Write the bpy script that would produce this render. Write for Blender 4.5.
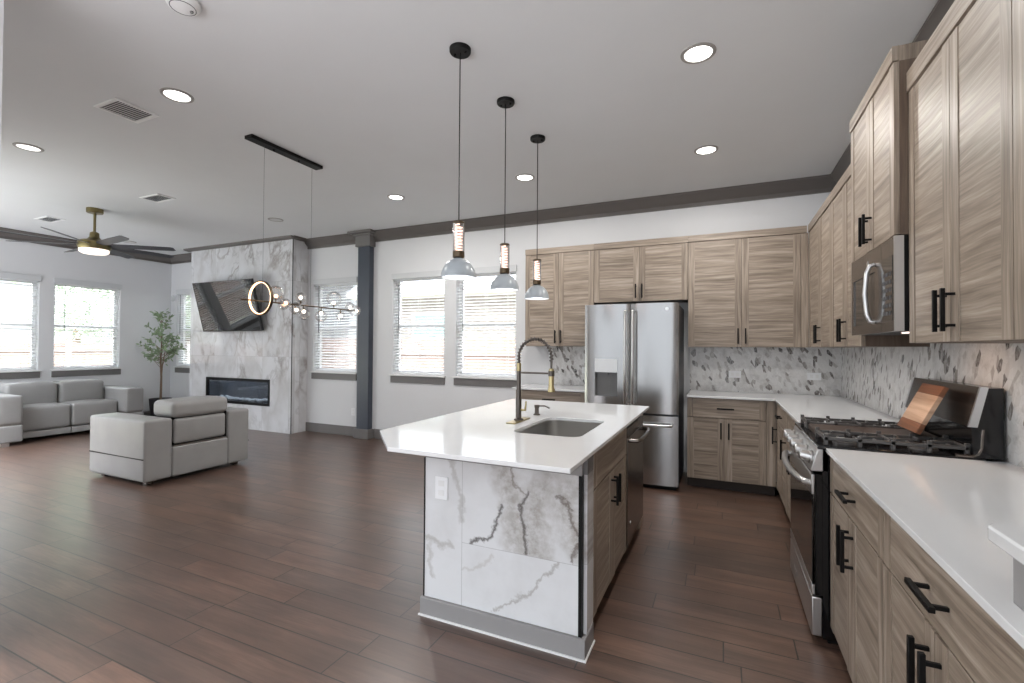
import bpy, bmesh, math, random
from mathutils import Vector, Matrix
random.seed(7)
PI = math.pi
S = bpy.context.scene
C = S.collection
for _o in list(bpy.data.objects): bpy.data.objects.remove(_o)

# ------------------------------------------------------------------ camera
F_PX, YAW, PITCH, ROLL, EYE = 467.4, .4233, .0130, .0064, 1.37
cy, sy = math.cos(YAW), math.sin(YAW)
r_, f_, u_ = Vector((cy, sy, 0)), Vector((-sy, cy, 0)), Vector((0, 0, 1))
f2 = f_*math.cos(PITCH) + u_*math.sin(PITCH); u2 = u_*math.cos(PITCH) - f_*math.sin(PITCH)
rr = r_*math.cos(ROLL) + u2*math.sin(ROLL); uu = u2*math.cos(ROLL) - r_*math.sin(ROLL)
cam = bpy.data.cameras.new('camera'); cam.sensor_width = 36; cam.lens = F_PX*36/1024
cam.clip_start = .05; cam.clip_end = 200
co = bpy.data.objects.new('camera', cam); C.objects.link(co)
m3 = Matrix((rr, uu, -f2)).transposed()
co.matrix_world = Matrix.Translation((0, 0, EYE)) @ m3.to_4x4()
S.camera = co

# ------------------------------------------------------------------ world, exposure
W = bpy.data.worlds.new('sky'); S.world = W; W.use_nodes = True
bg = W.node_tree.nodes['Background']
# bright sky overhead, dimmer horizon, and added fill glow below for the ceiling
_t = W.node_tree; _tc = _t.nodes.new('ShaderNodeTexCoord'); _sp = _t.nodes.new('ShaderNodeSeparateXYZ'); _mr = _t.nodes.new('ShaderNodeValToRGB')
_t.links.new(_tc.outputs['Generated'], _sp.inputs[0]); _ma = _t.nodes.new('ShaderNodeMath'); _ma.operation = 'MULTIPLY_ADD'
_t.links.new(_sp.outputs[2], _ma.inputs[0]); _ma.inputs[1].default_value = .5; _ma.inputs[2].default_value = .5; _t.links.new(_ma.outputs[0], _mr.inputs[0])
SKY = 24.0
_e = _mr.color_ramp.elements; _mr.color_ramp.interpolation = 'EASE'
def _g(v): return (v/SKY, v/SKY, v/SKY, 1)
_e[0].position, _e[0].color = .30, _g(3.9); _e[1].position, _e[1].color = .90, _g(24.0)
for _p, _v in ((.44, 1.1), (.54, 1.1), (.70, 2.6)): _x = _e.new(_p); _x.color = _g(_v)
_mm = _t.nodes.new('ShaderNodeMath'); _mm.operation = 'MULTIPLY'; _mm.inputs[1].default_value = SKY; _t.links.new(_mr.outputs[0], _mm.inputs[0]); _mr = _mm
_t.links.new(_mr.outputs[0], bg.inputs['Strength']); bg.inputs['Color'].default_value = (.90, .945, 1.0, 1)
sun = bpy.data.lights.new('sun', 'SUN'); sun.energy = 8.0; sun.angle = math.radians(3); sun.color = (1, .97, .92)
so = bpy.data.objects.new('sun', sun); C.objects.link(so); so.rotation_euler = Vector((.8, -.34, .95)).to_track_quat('Z', 'Y').to_euler()
S.view_settings.view_transform = 'Standard'; S.view_settings.look = 'None'
S.view_settings.gamma = 1; S.view_settings.use_curve_mapping = False
S.view_settings.exposure = 0.36
LAMP = 15.0        # watts of each recessed lamp
S.cycles.max_bounces = 10; S.cycles.diffuse_bounces = 6; S.cycles.transparent_max_bounces = 24
S.cycles.sample_clamp_indirect = 3

# ------------------------------------------------------------------ materials
def lin(c):
    c = c/255
    return c/12.92 if c <= .04045 else ((c+.055)/1.055)**2.4
def rgb(r, g, b): return (lin(r), lin(g), lin(b), 1)
def newmat(name):
    m = bpy.data.materials.new(name); m.use_nodes = True
    return m, m.node_tree, m.node_tree.nodes['Principled BSDF']
def nd(t, typ, **kw):
    n = t.nodes.new(typ)
    for k, v in kw.items(): setattr(n, k, v)
    return n
def ramp(t, fac, stops):
    n = nd(t, 'ShaderNodeValToRGB'); t.links.new(fac, n.inputs[0])
    e = n.color_ramp.elements
    e[0].position, e[0].color = stops[0]; e[1].position, e[1].color = stops[-1]
    for p, c in stops[1:-1]:
        x = e.new(p); x.color = c
    return n.outputs[0]
def mixc(t, fac, a, b, mode='MIX'):
    n = nd(t, 'ShaderNodeMix', data_type='RGBA', blend_type=mode)
    for i, v in ((0, fac), (6, a), (7, b)):
        if hasattr(v, 'links'): t.links.new(v, n.inputs[i])
        else: n.inputs[i].default_value = v
    return n.outputs[2]
def mth(t, op, a, b=0.0):
    n = nd(t, 'ShaderNodeMath', operation=op)
    for i, v in ((0, a), (1, b)):
        if hasattr(v, 'links'): t.links.new(v, n.inputs[i])
        else: n.inputs[i].default_value = v
    return n.outputs[0]
def noise(t, vec, scale, detail=3, rough=.5, dist=0.0):
    n = nd(t, 'ShaderNodeTexNoise'); n.inputs['Scale'].default_value = scale
    n.inputs['Detail'].default_value = detail; n.inputs['Roughness'].default_value = rough
    n.inputs['Distortion'].default_value = dist
    if vec is not None: t.links.new(vec, n.inputs['Vector'])
    return n
def mapping(t, src, scale=(1, 1, 1), loc=(0, 0, 0)):
    n = nd(t, 'ShaderNodeMapping'); t.links.new(src, n.inputs[0])
    n.inputs['Scale'].default_value = scale; n.inputs['Location'].default_value = loc
    return n.outputs[0]
def coord(t, which='Object'): return nd(t, 'ShaderNodeTexCoord').outputs[which]
def bump(t, b, h, strength=.2, dist=.01):
    n = nd(t, 'ShaderNodeBump'); n.inputs['Strength'].default_value = strength; n.inputs['Distance'].default_value = dist
    t.links.new(h, n.inputs['Height']); t.links.new(n.outputs[0], b.inputs['Normal'])
def plain(name, col, rough=.5, metal=0, spec=.5, var=.04, nscale=8, coat=0, bmp=0):
    m, t, b = newmat(name)
    n = noise(t, coord(t), nscale, 4)
    lo = tuple(max(0, c*(1-var)) for c in col[:3]) + (1,); hi = tuple(min(1, c*(1+var)) for c in col[:3]) + (1,)
    t.links.new(ramp(t, n.outputs[0], [(.3, lo), (.7, hi)]), b.inputs['Base Color'])
    b.inputs['Roughness'].default_value = rough; b.inputs['Metallic'].default_value = metal
    b.inputs['Specular IOR Level'].default_value = spec; b.inputs['Coat Weight'].default_value = coat
    if bmp: bump(t, b, noise(t, coord(t), nscale*12, 4).outputs[0], bmp, .002)
    return m
def emit(name, col, s):
    m, t, b = newmat(name)
    b.inputs['Base Color'].default_value = col; b.inputs['Emission Color'].default_value = col
    b.inputs['Emission Strength'].default_value = s
    return m
def clear(name, tint=(1, 1, 1, 1), refl=1.0, rough=0.0):
    m, t, b = newmat(name); t.nodes.remove(b)
    tr = nd(t, 'ShaderNodeBsdfTransparent'); tr.inputs[0].default_value = tint
    gl = nd(t, 'ShaderNodeBsdfGlossy'); gl.inputs['Roughness'].default_value = rough
    lw = nd(t, 'ShaderNodeFresnel'); lw.inputs['IOR'].default_value = 1.45
    mx = nd(t, 'ShaderNodeMixShader'); t.links.new(mth(t, 'MULTIPLY', lw.outputs[0], refl), mx.inputs[0])
    t.links.new(tr.outputs[0], mx.inputs[1]); t.links.new(gl.outputs[0], mx.inputs[2])
    t.links.new(mx.outputs[0], t.nodes['Material Output'].inputs[0])
    return m

def wood_mat(name, dark, mid, light, rough=.45):
    m, t, b = newmat(name)
    uv = coord(t, 'UV')
    warp = noise(t, mapping(t, uv, (2.0, 7, 1)), 1.0, 2)
    wv = nd(t, 'ShaderNodeVectorMath', operation='MULTIPLY_ADD')
    t.links.new(warp.outputs['Color'], wv.inputs[0]); wv.inputs[1].default_value = (.0, .05, 0); t.links.new(uv, wv.inputs[2])
    n1 = noise(t, mapping(t, wv.outputs[0], (1.6, 38, 1)), 1.0, 5, .6)
    n2 = noise(t, mapping(t, wv.outputs[0], (5, 160, 1)), 1.0, 3, .6)
    n3 = noise(t, mapping(t, uv, (.8, 7, 1), (3, 1, 0)), 1.0, 2)
    f = mth(t, 'ADD', mth(t, 'MULTIPLY', n1.outputs[0], .6), mth(t, 'ADD', mth(t, 'MULTIPLY', n2.outputs[0], .2), mth(t, 'MULTIPLY', n3.outputs[0], .2)))
    t.links.new(ramp(t, f, [(.36, dark), (.50, mid), (.62, light)]), b.inputs['Base Color'])
    b.inputs['Roughness'].default_value = rough
    bump(t, b, n2.outputs[0], .12, .002)
    return m

def marble_mat(name, vs=1.0, tile=None, rough=.08, base=(225, 225, 226), ax=0, strength=1.0, off=(0, 0, 0), warm=.35):
    """white stone, grey ridged veins; tile = (width, height) joints, ax = horizontal axis (0 x, 1 y)"""
    m, t, b = newmat(name)
    ob = coord(t)
    sp = nd(t, 'ShaderNodeSeparateXYZ'); t.links.new(ob, sp.inputs[0])
    vec = mapping(t, ob, (1, 1, 1), off)
    jf = None
    if tile:
        h = sp.outputs[ax]
        u = mth(t, 'DIVIDE', mth(t, 'ADD', h, 50*tile[0]), tile[0]); v = mth(t, 'DIVIDE', mth(t, 'ADD', sp.outputs[2], 20*tile[1]), tile[1])
        cu, cv = mth(t, 'FLOOR', u), mth(t, 'FLOOR', v)
        cb = nd(t, 'ShaderNodeCombineXYZ'); t.links.new(cu, cb.inputs[0]); t.links.new(cv, cb.inputs[1])
        wn = nd(t, 'ShaderNodeTexWhiteNoise'); t.links.new(cb.outputs[0], wn.inputs[0])
        ma = nd(t, 'ShaderNodeVectorMath', operation='MULTIPLY_ADD')
        t.links.new(wn.outputs['Color'], ma.inputs[0]); ma.inputs[1].default_value = (9, 9, 9); t.links.new(vec, ma.inputs[2])
        vec = ma.outputs[0]
        fu = mth(t, 'ABSOLUTE', mth(t, 'SUBTRACT', mth(t, 'FRACT', u), .5)); fv = mth(t, 'ABSOLUTE', mth(t, 'SUBTRACT', mth(t, 'FRACT', v), .5))
        jf = mth(t, 'MAXIMUM', mth(t, 'GREATER_THAN', fu, .5-.0016/tile[0]), mth(t, 'GREATER_THAN', fv, .5-.0016/tile[1]))
    w = noise(t, vec, 1.1*vs, 3)
    wv = nd(t, 'ShaderNodeVectorMath', operation='MULTIPLY_ADD')
    t.links.new(w.outputs['Color'], wv.inputs[0]); wv.inputs[1].default_value = (.45/vs,)*3; t.links.new(vec, wv.inputs[2])
    def ridge(sc, width, det=5, dist=.3):
        n = noise(t, mapping(t, wv.outputs[0], (1.0, 1.0, .55)), sc*vs, det, .55, dist)
        a = mth(t, 'ABSOLUTE', mth(t, 'SUBTRACT', n.outputs[0], .5))
        return ramp(t, a, [(0, (1, 1, 1, 1)), (width*.35, (.6, .6, .6, 1)), (width, (0, 0, 0, 1))])
    r1 = ridge(1.3, .03, 7, .5); r2 = ridge(3.0, .02, 7, .4)
    soft = ridge(1.2, .10, 5)
    msk = ramp(t, noise(t, vec, 1.3*vs, 2).outputs[0], [(.42, (0, 0, 0, 1)), (.62, (1, 1, 1, 1))])
    col = mixc(t, mth(t, 'MULTIPLY', soft, .42*strength), rgb(*base), rgb(158, 154, 150))
    wmix = mixc(t, noise(t, vec, 2.0*vs, 2).outputs[0], rgb(120, 118, 118), rgb(128+int(30*warm), 118, 106))
    col = mixc(t, mth(t, 'MULTIPLY', mth(t, 'MULTIPLY', r1, msk), .85*strength), col, wmix)
    col = mixc(t, mth(t, 'MULTIPLY', mth(t, 'MULTIPLY', r2, msk), .45*strength), col, rgb(130, 128, 128))
    if jf is not None: col = mixc(t, mth(t, 'MULTIPLY', jf, .75), col, rgb(150, 150, 152))
    t.links.new(col, b.inputs['Base Color']); b.inputs['Roughness'].default_value = rough
    return m

def mosaic_mat(name, ax):
    m, t, b = newmat(name)
    ob = coord(t)
    sp = nd(t, 'ShaderNodeSeparateXYZ'); t.links.new(ob, sp.inputs[0])
    cb = nd(t, 'ShaderNodeCombineXYZ')
    hx, hz = sp.outputs[ax], sp.outputs[2]
    t.links.new(mth(t, 'MULTIPLY', mth(t, 'ADD', hx, mth(t, 'MULTIPLY', hz, .35)), 36), cb.inputs[0]); t.links.new(mth(t, 'MULTIPLY', mth(t, 'SUBTRACT', hz, mth(t, 'MULTIPLY', hx, .15)), 17), cb.inputs[1])
    vo = nd(t, 'ShaderNodeTexVoronoi', voronoi_dimensions='2D'); vo.inputs['Scale'].default_value = 1; vo.inputs['Randomness'].default_value = .9
    t.links.new(cb.outputs[0], vo.inputs['Vector'])
    ve = nd(t, 'ShaderNodeTexVoronoi', voronoi_dimensions='2D', feature='DISTANCE_TO_EDGE'); ve.inputs['Scale'].default_value = 1; ve.inputs['Randomness'].default_value = .9
    t.links.new(cb.outputs[0], ve.inputs['Vector'])
    s2 = nd(t, 'ShaderNodeSeparateColor'); t.links.new(vo.outputs['Color'], s2.inputs[0])
    col = ramp(t, s2.outputs[0], [(0, rgb(228, 227, 226)), (.72, rgb(216, 214, 212)), (.82, rgb(186, 182, 179)), (.92, rgb(128, 121, 116)), (1, rgb(70, 66, 65))])
    fine = noise(t, mapping(t, ob, (1, 1, .6)), 60, 4, .6)
    col = mixc(t, ramp(t, fine.outputs[0], [(.45, (0, 0, 0, 1)), (.65, (.5, .5, .5, 1))]), col, rgb(215, 214, 213))
    big = noise(t, ob, 14, 6, .7)
    col = mixc(t, ramp(t, big.outputs[0], [(.50, (0, 0, 0, 1)), (.72, (.7, .7, .7, 1))]), col, rgb(168, 165, 163))
    col = mixc(t, ramp(t, ve.outputs['Distance'], [(.0, (.6, .6, .6, 1)), (.06, (0, 0, 0, 1))]), col, rgb(206, 205, 204))
    t.links.new(col, b.inputs['Base Color']); b.inputs['Roughness'].default_value = .18
    return m

def floor_mat():
    m, t, b = newmat('wood_look_floor_tile')
    ob = coord(t); sp = nd(t, 'ShaderNodeSeparateXYZ'); t.links.new(ob, sp.inputs[0])
    PW, PL = .1575, .915
    v = mth(t, 'DIVIDE', mth(t, 'SUBTRACT', sp.outputs[1], 1.0025-PW*60), PW); row = mth(t, 'FLOOR', v)
    wr = nd(t, 'ShaderNodeTexWhiteNoise', noise_dimensions='1D'); t.links.new(row, wr.inputs['W'])
    u = mth(t, 'ADD', mth(t, 'DIVIDE', mth(t, 'ADD', sp.outputs[0], 60), PL), wr.outputs['Value']); colm = mth(t, 'FLOOR', u)
    cb = nd(t, 'ShaderNodeCombineXYZ'); t.links.new(row, cb.inputs[0]); t.links.new(colm, cb.inputs[1])
    wp = nd(t, 'ShaderNodeTexWhiteNoise'); t.links.new(cb.outputs[0], wp.inputs[0])
    fu = mth(t, 'ABSOLUTE', mth(t, 'SUBTRACT', mth(t, 'FRACT', u), .5)); fv = mth(t, 'ABSOLUTE', mth(t, 'SUBTRACT', mth(t, 'FRACT', v), .5))
    jf = mth(t, 'MAXIMUM', mth(t, 'GREATER_THAN', fu, .5-.003/PL), mth(t, 'GREATER_THAN', fv, .5-.003/PW))
    ma = nd(t, 'ShaderNodeVectorMath', operation='MULTIPLY_ADD')
    t.links.new(wp.outputs['Color'], ma.inputs[0]); ma.inputs[1].default_value = (7, 7, 7); t.links.new(ob, ma.inputs[2])
    n1 = noise(t, mapping(t, ma.outputs[0], (1.3, 8, 1)), 1.5, 4, .5)
    n2 = noise(t, mapping(t, ma.outputs[0], (4, 70, 1)), 1.5, 4, .6)
    f = mth(t, 'ADD', mth(t, 'MULTIPLY', n1.outputs[0], .6), mth(t, 'MULTIPLY', n2.outputs[0], .4))
    col = ramp(t, f, [(.30, rgb(62, 47, 40)), (.48, rgb(90, 69, 59)), (.66, rgb(118, 92, 78))])
    sc = nd(t, 'ShaderNodeSeparateColor'); t.links.new(wp.outputs['Color'], sc.inputs[0])
    col = mixc(t, mth(t, 'MULTIPLY', sc.outputs[0], .55), col, rgb(66, 57, 52))
    col = mixc(t, mth(t, 'MULTIPLY', sc.outputs[1], .32), col, rgb(104, 74, 58))
    col = mixc(t, jf, col, rgb(34, 28, 26))
    t.links.new(col, b.inputs['Base Color'])
    b.inputs['Roughness'].default_value = .31; b.inputs['Specular IOR Level'].default_value = 1.0
    bump(t, b, mth(t, 'SUBTRACT', 1.0, jf), .15, .002)
    return m

def steel_mat(name, col, rough=.25, ax=2, sc=60, amp=.02):
    m, t, b = newmat(name)
    s = [sc, sc, sc]; s[ax] = 1.2
    n = noise(t, mapping(t, coord(t), tuple(s)), 1, 3)
    b.inputs['Base Color'].default_value = col; b.inputs['Metallic'].default_value = 1
    t.links.new(ramp(t, n.outputs[0], [(.3, (rough-amp,)*3+(1,)), (.7, (rough+amp,)*3+(1,))]), b.inputs['Roughness'])
    return m

M = {}
M['wall'] = plain('wall_paint', rgb(218, 219, 221), .6, var=.01, nscale=3, bmp=.08)
M['ceil'] = plain('ceiling_paint', rgb(212, 213, 214), .8, var=.01, nscale=3, bmp=.25)
M['taupe'] = plain('taupe_trim_paint', rgb(112, 109, 108), .45, var=.02)
M['crown'] = plain('dark_taupe_crown_paint', rgb(98, 93, 90), .45, var=.02)
M['slate'] = plain('slate_column_paint', rgb(60, 66, 77), .35, var=.05)
M['white'] = plain('white_trim_paint', rgb(228, 228, 228), .4, var=.01)
M['vinyl'] = plain('white_vinyl', rgb(235, 236, 238), .35, var=.01)
M['slat'] = plain('white_blind_slat', rgb(236, 238, 240), .4, var=.01)
M['valance'] = plain('blind_valance', rgb(205, 207, 209), .4, var=.01)
M['wood'] = wood_mat('greige_oak_laminate', rgb(102, 90, 79), rgb(142, 128, 114), rgb(172, 159, 146), .42)
M['woodedge'] = wood_mat('brown_cabinet_edge', rgb(78, 64, 55), rgb(96, 80, 68), rgb(110, 94, 80))
M['toe'] = plain('dark_toe_kick', rgb(50, 40, 35), .6)
M['marble_ch'] = marble_mat('marble_tile_chimney', .9, (.6, 1.2), .06, ax=0, base=(218, 219, 222), strength=.85)
M['marble_chs'] = marble_mat('marble_tile_chimney_side', .9, (.6, 1.2), .06, ax=1, base=(222, 223, 226), strength=.8)
def island_marble():
    m, t, b = newmat('marble_slab_island')
    ob = coord(t); sp = nd(t, 'ShaderNodeSeparateXYZ'); t.links.new(ob, sp.inputs[0])
    def vm(op, a, b_=None, out=0):
        n = nd(t, 'ShaderNodeVectorMath', operation=op)
        for i, v in ((0, a), (1, b_)):
            if v is None: continue
            if hasattr(v, 'links'): t.links.new(v, n.inputs[i])
            else: n.inputs[i].default_value = v
        return n.outputs[out]
    flat = vm('MULTIPLY', ob, (1, 0, 1))
    def warp(sc, amt, det=5):
        n = noise(t, flat, sc, det, .65)
        return vm('ADD', flat, vm('MULTIPLY', vm('SUBTRACT', n.outputs['Color'], (.5, .5, .5)), (amt, 0, amt)))
    pw = warp(9, .14); pb = warp(4, .3, 3)
    def dist(p, pts):
        res = None
        for (x0, z0), (x1, z1) in zip(pts, pts[1:]):
            a = Vector((x0+.98, 0, z0)); ba = Vector((x1+.98, 0, z1))-a
            pa = vm('SUBTRACT', p, tuple(a))
            h = mth(t, 'DIVIDE', vm('DOT_PRODUCT', pa, tuple(ba), 'Value'), ba.dot(ba)); h = mth(t, 'MINIMUM', mth(t, 'MAXIMUM', h, 0), 1)
            sc = nd(t, 'ShaderNodeVectorMath', operation='SCALE'); sc.inputs[0].default_value = tuple(ba); t.links.new(h, sc.inputs['Scale'])
            d = vm('LENGTH', vm('SUBTRACT', pa, sc.outputs[0]), None, 'Value')
            res = d if res is None else mth(t, 'MINIMUM', res, d)
        return res
    def mask(d, w, s_):
        return ramp(t, d, [(0, (s_, s_, s_, 1)), (w*.45, (s_*.7,)*3+(1,)), (w, (0, 0, 0, 1))])
    col = mixc(t, ramp(t, noise(t, flat, 3, 5, .6).outputs[0], [(.45, (0, 0, 0, 1)), (.75, (.5, .5, .5, 1))]), rgb(214, 215, 217), rgb(184, 183, 183))
    up = [(-.96, .78), (-.88, .62), (-.90, .47)], [(-.75, .72), (-.77, .55), (-.80, .43)], [(-.62, .70), (-.60, .45)]
    upper_ = mth(t, 'GREATER_THAN', sp.outputs[2], .40)
    blot = noise(t, flat, 22, 4, .7)
    for pts in up:
        k = mth(t, 'MULTIPLY', mth(t, 'MULTIPLY', mask(dist(pb, pts), .10, .95), upper_), ramp(t, blot.outputs[0], [(.35, (.35,)*3+(1,)), (.6, (1, 1, 1, 1))]))
        col = mixc(t, k, col, rgb(160, 155, 150))
    for pts, w, s_, c, reg in (([(-.962, .612), (-1.0, .50), (-1.031, .451), (-1.12, .40)], .014, .95, (88, 84, 82), 1), ([(-.919, .80), (-.905, .717), (-.85, .69)], .011, .7, (120, 112, 104), 1), ([(-.829, .70), (-.86, .60), (-.847, .534), (-.827, .405)], .016, .9, (84, 78, 74), 1), ([(-.68, .69), (-.64, .66), (-.613, .605), (-.596, .509), (-.612, .405)], .013, .8, (98, 88, 80), 1),
                            ([(-1.0, .10), (-.835, .227), (-.753, .295), (-.682, .394)], .010, .65, (150, 145, 141), 0), ([(-1.394, .388), (-1.304, .348), (-1.25, .37)], .02, .55, (150, 144, 138), 2), ([(-1.36, .34), (-1.358, .206)], .02, .45, (150, 144, 138), 2), ([(-1.173, .262), (-1.01, .348)], .014, .4, (168, 162, 156), 0), ([(-1.24, .80), (-1.19, .62), (-1.185, .50)], .02, .5, (150, 146, 142), 2)):
        k = mask(dist(pw, pts), w, s_)
        if reg == 1: k = mth(t, 'MULTIPLY', k, upper_)
        if reg == 0: k = mth(t, 'MULTIPLY', k, mth(t, 'LESS_THAN', sp.outputs[2], .40))
        col = mixc(t, k, col, rgb(*c))
    jv = mth(t, 'LESS_THAN', mth(t, 'ABSOLUTE', mth(t, 'SUBTRACT', sp.outputs[0], -1.181+.98)), .0012)
    jh = mth(t, 'MULTIPLY', mth(t, 'LESS_THAN', mth(t, 'ABSOLUTE', mth(t, 'SUBTRACT', sp.outputs[2], .40)), .001), mth(t, 'GREATER_THAN', sp.outputs[0], -.2))
    col = mixc(t, mth(t, 'MULTIPLY', mth(t, 'MAXIMUM', jv, jh), .7), col, rgb(140, 140, 140))
    t.links.new(col, b.inputs['Base Color']); b.inputs['Roughness'].default_value = .1
    return m
M['marble_is'] = island_marble()
M['mosaic_b'] = mosaic_mat('marble_mosaic_back', 0)
M['mosaic_r'] = mosaic_mat('marble_mosaic_right', 1)
M['floor'] = floor_mat()
M['quartz'] = plain('white_quartz', rgb(220, 221, 222), .09, var=.015, nscale=4)
M['steel'] = steel_mat('brushed_stainless', (.44, .44, .44, 1), .22)
M['steelh'] = steel_mat('brushed_stainless_flat', (.56, .55, .54, 1), .34, 1)
M['sink'] = steel_mat('sink_stainless', (.58, .57, .55, 1), .3, 1)
M['darksteel'] = steel_mat('dark_stainless', (.20, .18, .165, 1), .24, 1)
M['bright'] = plain('polished_metal', (.68, .68, .68, 1), .28, 1)
M['black'] = plain('matte_black_metal', rgb(9, 8, 8), .45, spec=.2)
M['gloss'] = plain('gloss_black_enamel', rgb(14, 14, 16), .12)
M['ovenglass'] = plain('dark_oven_glass', rgb(20, 17, 16), .05, spec=.8)
M['iron'] = plain('cast_iron', rgb(78, 76, 75), .3)
M['griddle'] = plain('griddle_plate', rgb(70, 58, 52), .4)
M['darkgrey'] = plain('dark_grey_plastic', rgb(60, 62, 66), .4)
M['gold'] = plain('brushed_gold', (.48, .40, .22, 1), .32, 1)
M['brass'] = plain('aged_brass', (.20, .165, .08, 1), .38, 1)
M['bronze'] = plain('dark_bronze', (.12, .09, .06, 1), .35, 1)
M['gun'] = plain('gunmetal', (.12, .105, .095, 1), .35, 1)
M['leather'] = plain('light_grey_leather', rgb(146, 145, 144), .40, var=.05, nscale=5, bmp=.12)
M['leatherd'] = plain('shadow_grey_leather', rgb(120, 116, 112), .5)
M['bladegrey'] = plain('dark_grey_fan_blade', rgb(52, 52, 58), .4)
M['shade'] = plain('satin_grey_shade', rgb(165, 172, 178), .3)
M['shadein'] = plain('white_shade_inside', rgb(240, 240, 240), .5)
M['glow'] = emit('warm_glow', (1, .80, .72, 1), 1.5)
M['amberglow'] = emit('led_warm', (1, .64, .38, 1), 2.6)
M['bulb'] = emit('bulb_glow', (1, .82, .68, 1), 3)
M['recess'] = plain('grey_dispenser_recess', rgb(112, 112, 112), .35)
M['ring'] = plain('grey_trim_ring', rgb(150, 146, 142), .4)
M['lensdim'] = emit('dim_lamp_lens', (1, .99, .97, 1), .75)
M['bulbw'] = emit('amber_bulb_glow', (1, .60, .36, 1), 2.2)
M['lens'] = emit('lamp_lens', (1, .98, .95, 1), 4)
M['lensoff'] = plain('unlit_lamp_lens', rgb(190, 190, 190), .3)
M['fanlens'] = emit('fan_lamp_lens', (1, .88, .78, 1), .95)
M['pendlens'] = emit('pendant_lens', (.92, .96, 1, 1), 1.6)
M['glass'] = clear('window_glass', (.97, .98, .98, 1), .8)
M['globe'] = clear('clear_globe_glass', (.995, .99, .985, 1), .6)
M['tubeglass'] = clear('ribbed_tube_glass', (.86, .76, .71, 1), 1.6, .1)
M['tvscreen'] = plain('tv_screen', rgb(12, 13, 12), .04, spec=1.0)
M['bezel'] = plain('tv_bezel', rgb(28, 28, 30), .3)
M['fpback'] = plain('fireplace_slate_back', rgb(62, 70, 82), .15, var=.3, nscale=6)
M['crystal'] = plain('white_ember_stone', rgb(215, 222, 230), .3)
M['pot'] = plain('dark_grey_pot', rgb(66, 66, 70), .5)
M['soil'] = plain('soil', rgb(60, 48, 40), .9)
M['bark'] = plain('bark', rgb(112, 92, 74), .8)
M['leaf'] = plain('olive_leaf', rgb(132, 152, 118), .45, var=.35, nscale=14)
M['leafout'] = plain('garden_leaf', rgb(176, 188, 170), .6, var=.4, nscale=2)
M['maple'] = wood_mat('maple_board', rgb(168, 132, 106), rgb(190, 156, 130), rgb(206, 174, 148))
M['walnut'] = wood_mat('walnut_board', rgb(92, 56, 36), rgb(120, 76, 50), rgb(140, 92, 64))
M['bar'] = plain('grey_bar_wall', rgb(140, 138, 138), .6, var=.02)
M['brick'] = None
def brick_mat():
    m, t, b = newmat('neighbour_brick')
    sp = nd(t, 'ShaderNodeSeparateXYZ'); t.links.new(coord(t), sp.inputs[0])
    cb = nd(t, 'ShaderNodeCombineXYZ'); t.links.new(mth(t, 'ADD', sp.outputs[0], sp.outputs[1]), cb.inputs[0]); t.links.new(sp.outputs[2], cb.inputs[1])
    bt = nd(t, 'ShaderNodeTexBrick'); t.links.new(cb.outputs[0], bt.inputs['Vector'])
    bt.inputs['Color1'].default_value = rgb(108, 100, 94); bt.inputs['Color2'].default_value = rgb(140, 132, 124); bt.inputs['Mortar'].default_value = rgb(168, 164, 158)
    bt.inputs['Scale'].default_value = 1; bt.inputs['Brick Width'].default_value = .22; bt.inputs['Row Height'].default_value = .08; bt.inputs['Mortar Size'].default_value = .01
    t.links.new(bt.outputs[0], b.inputs['Base Color']); b.inputs['Roughness'].default_value = .9
    return m
M['brick'] = brick_mat()
M['fence'] = wood_mat('cedar_fence', rgb(104, 82, 74), rgb(122, 97, 88), rgb(140, 114, 104), .8)
M['siding'] = plain('white_siding', rgb(225, 224, 222), .7)
M['roof'] = plain('roof_shingle', rgb(120, 122, 128), .9, var=.2)
M['housewin'] = plain('neighbour_window', rgb(120, 160, 160), .2)
M['grassmat'] = plain('lawn', rgb(142, 144, 124), .9, var=.25, nscale=3)
M['screenbag'] = plain('pleated_control_panel', rgb(140, 150, 170), .15)

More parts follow.
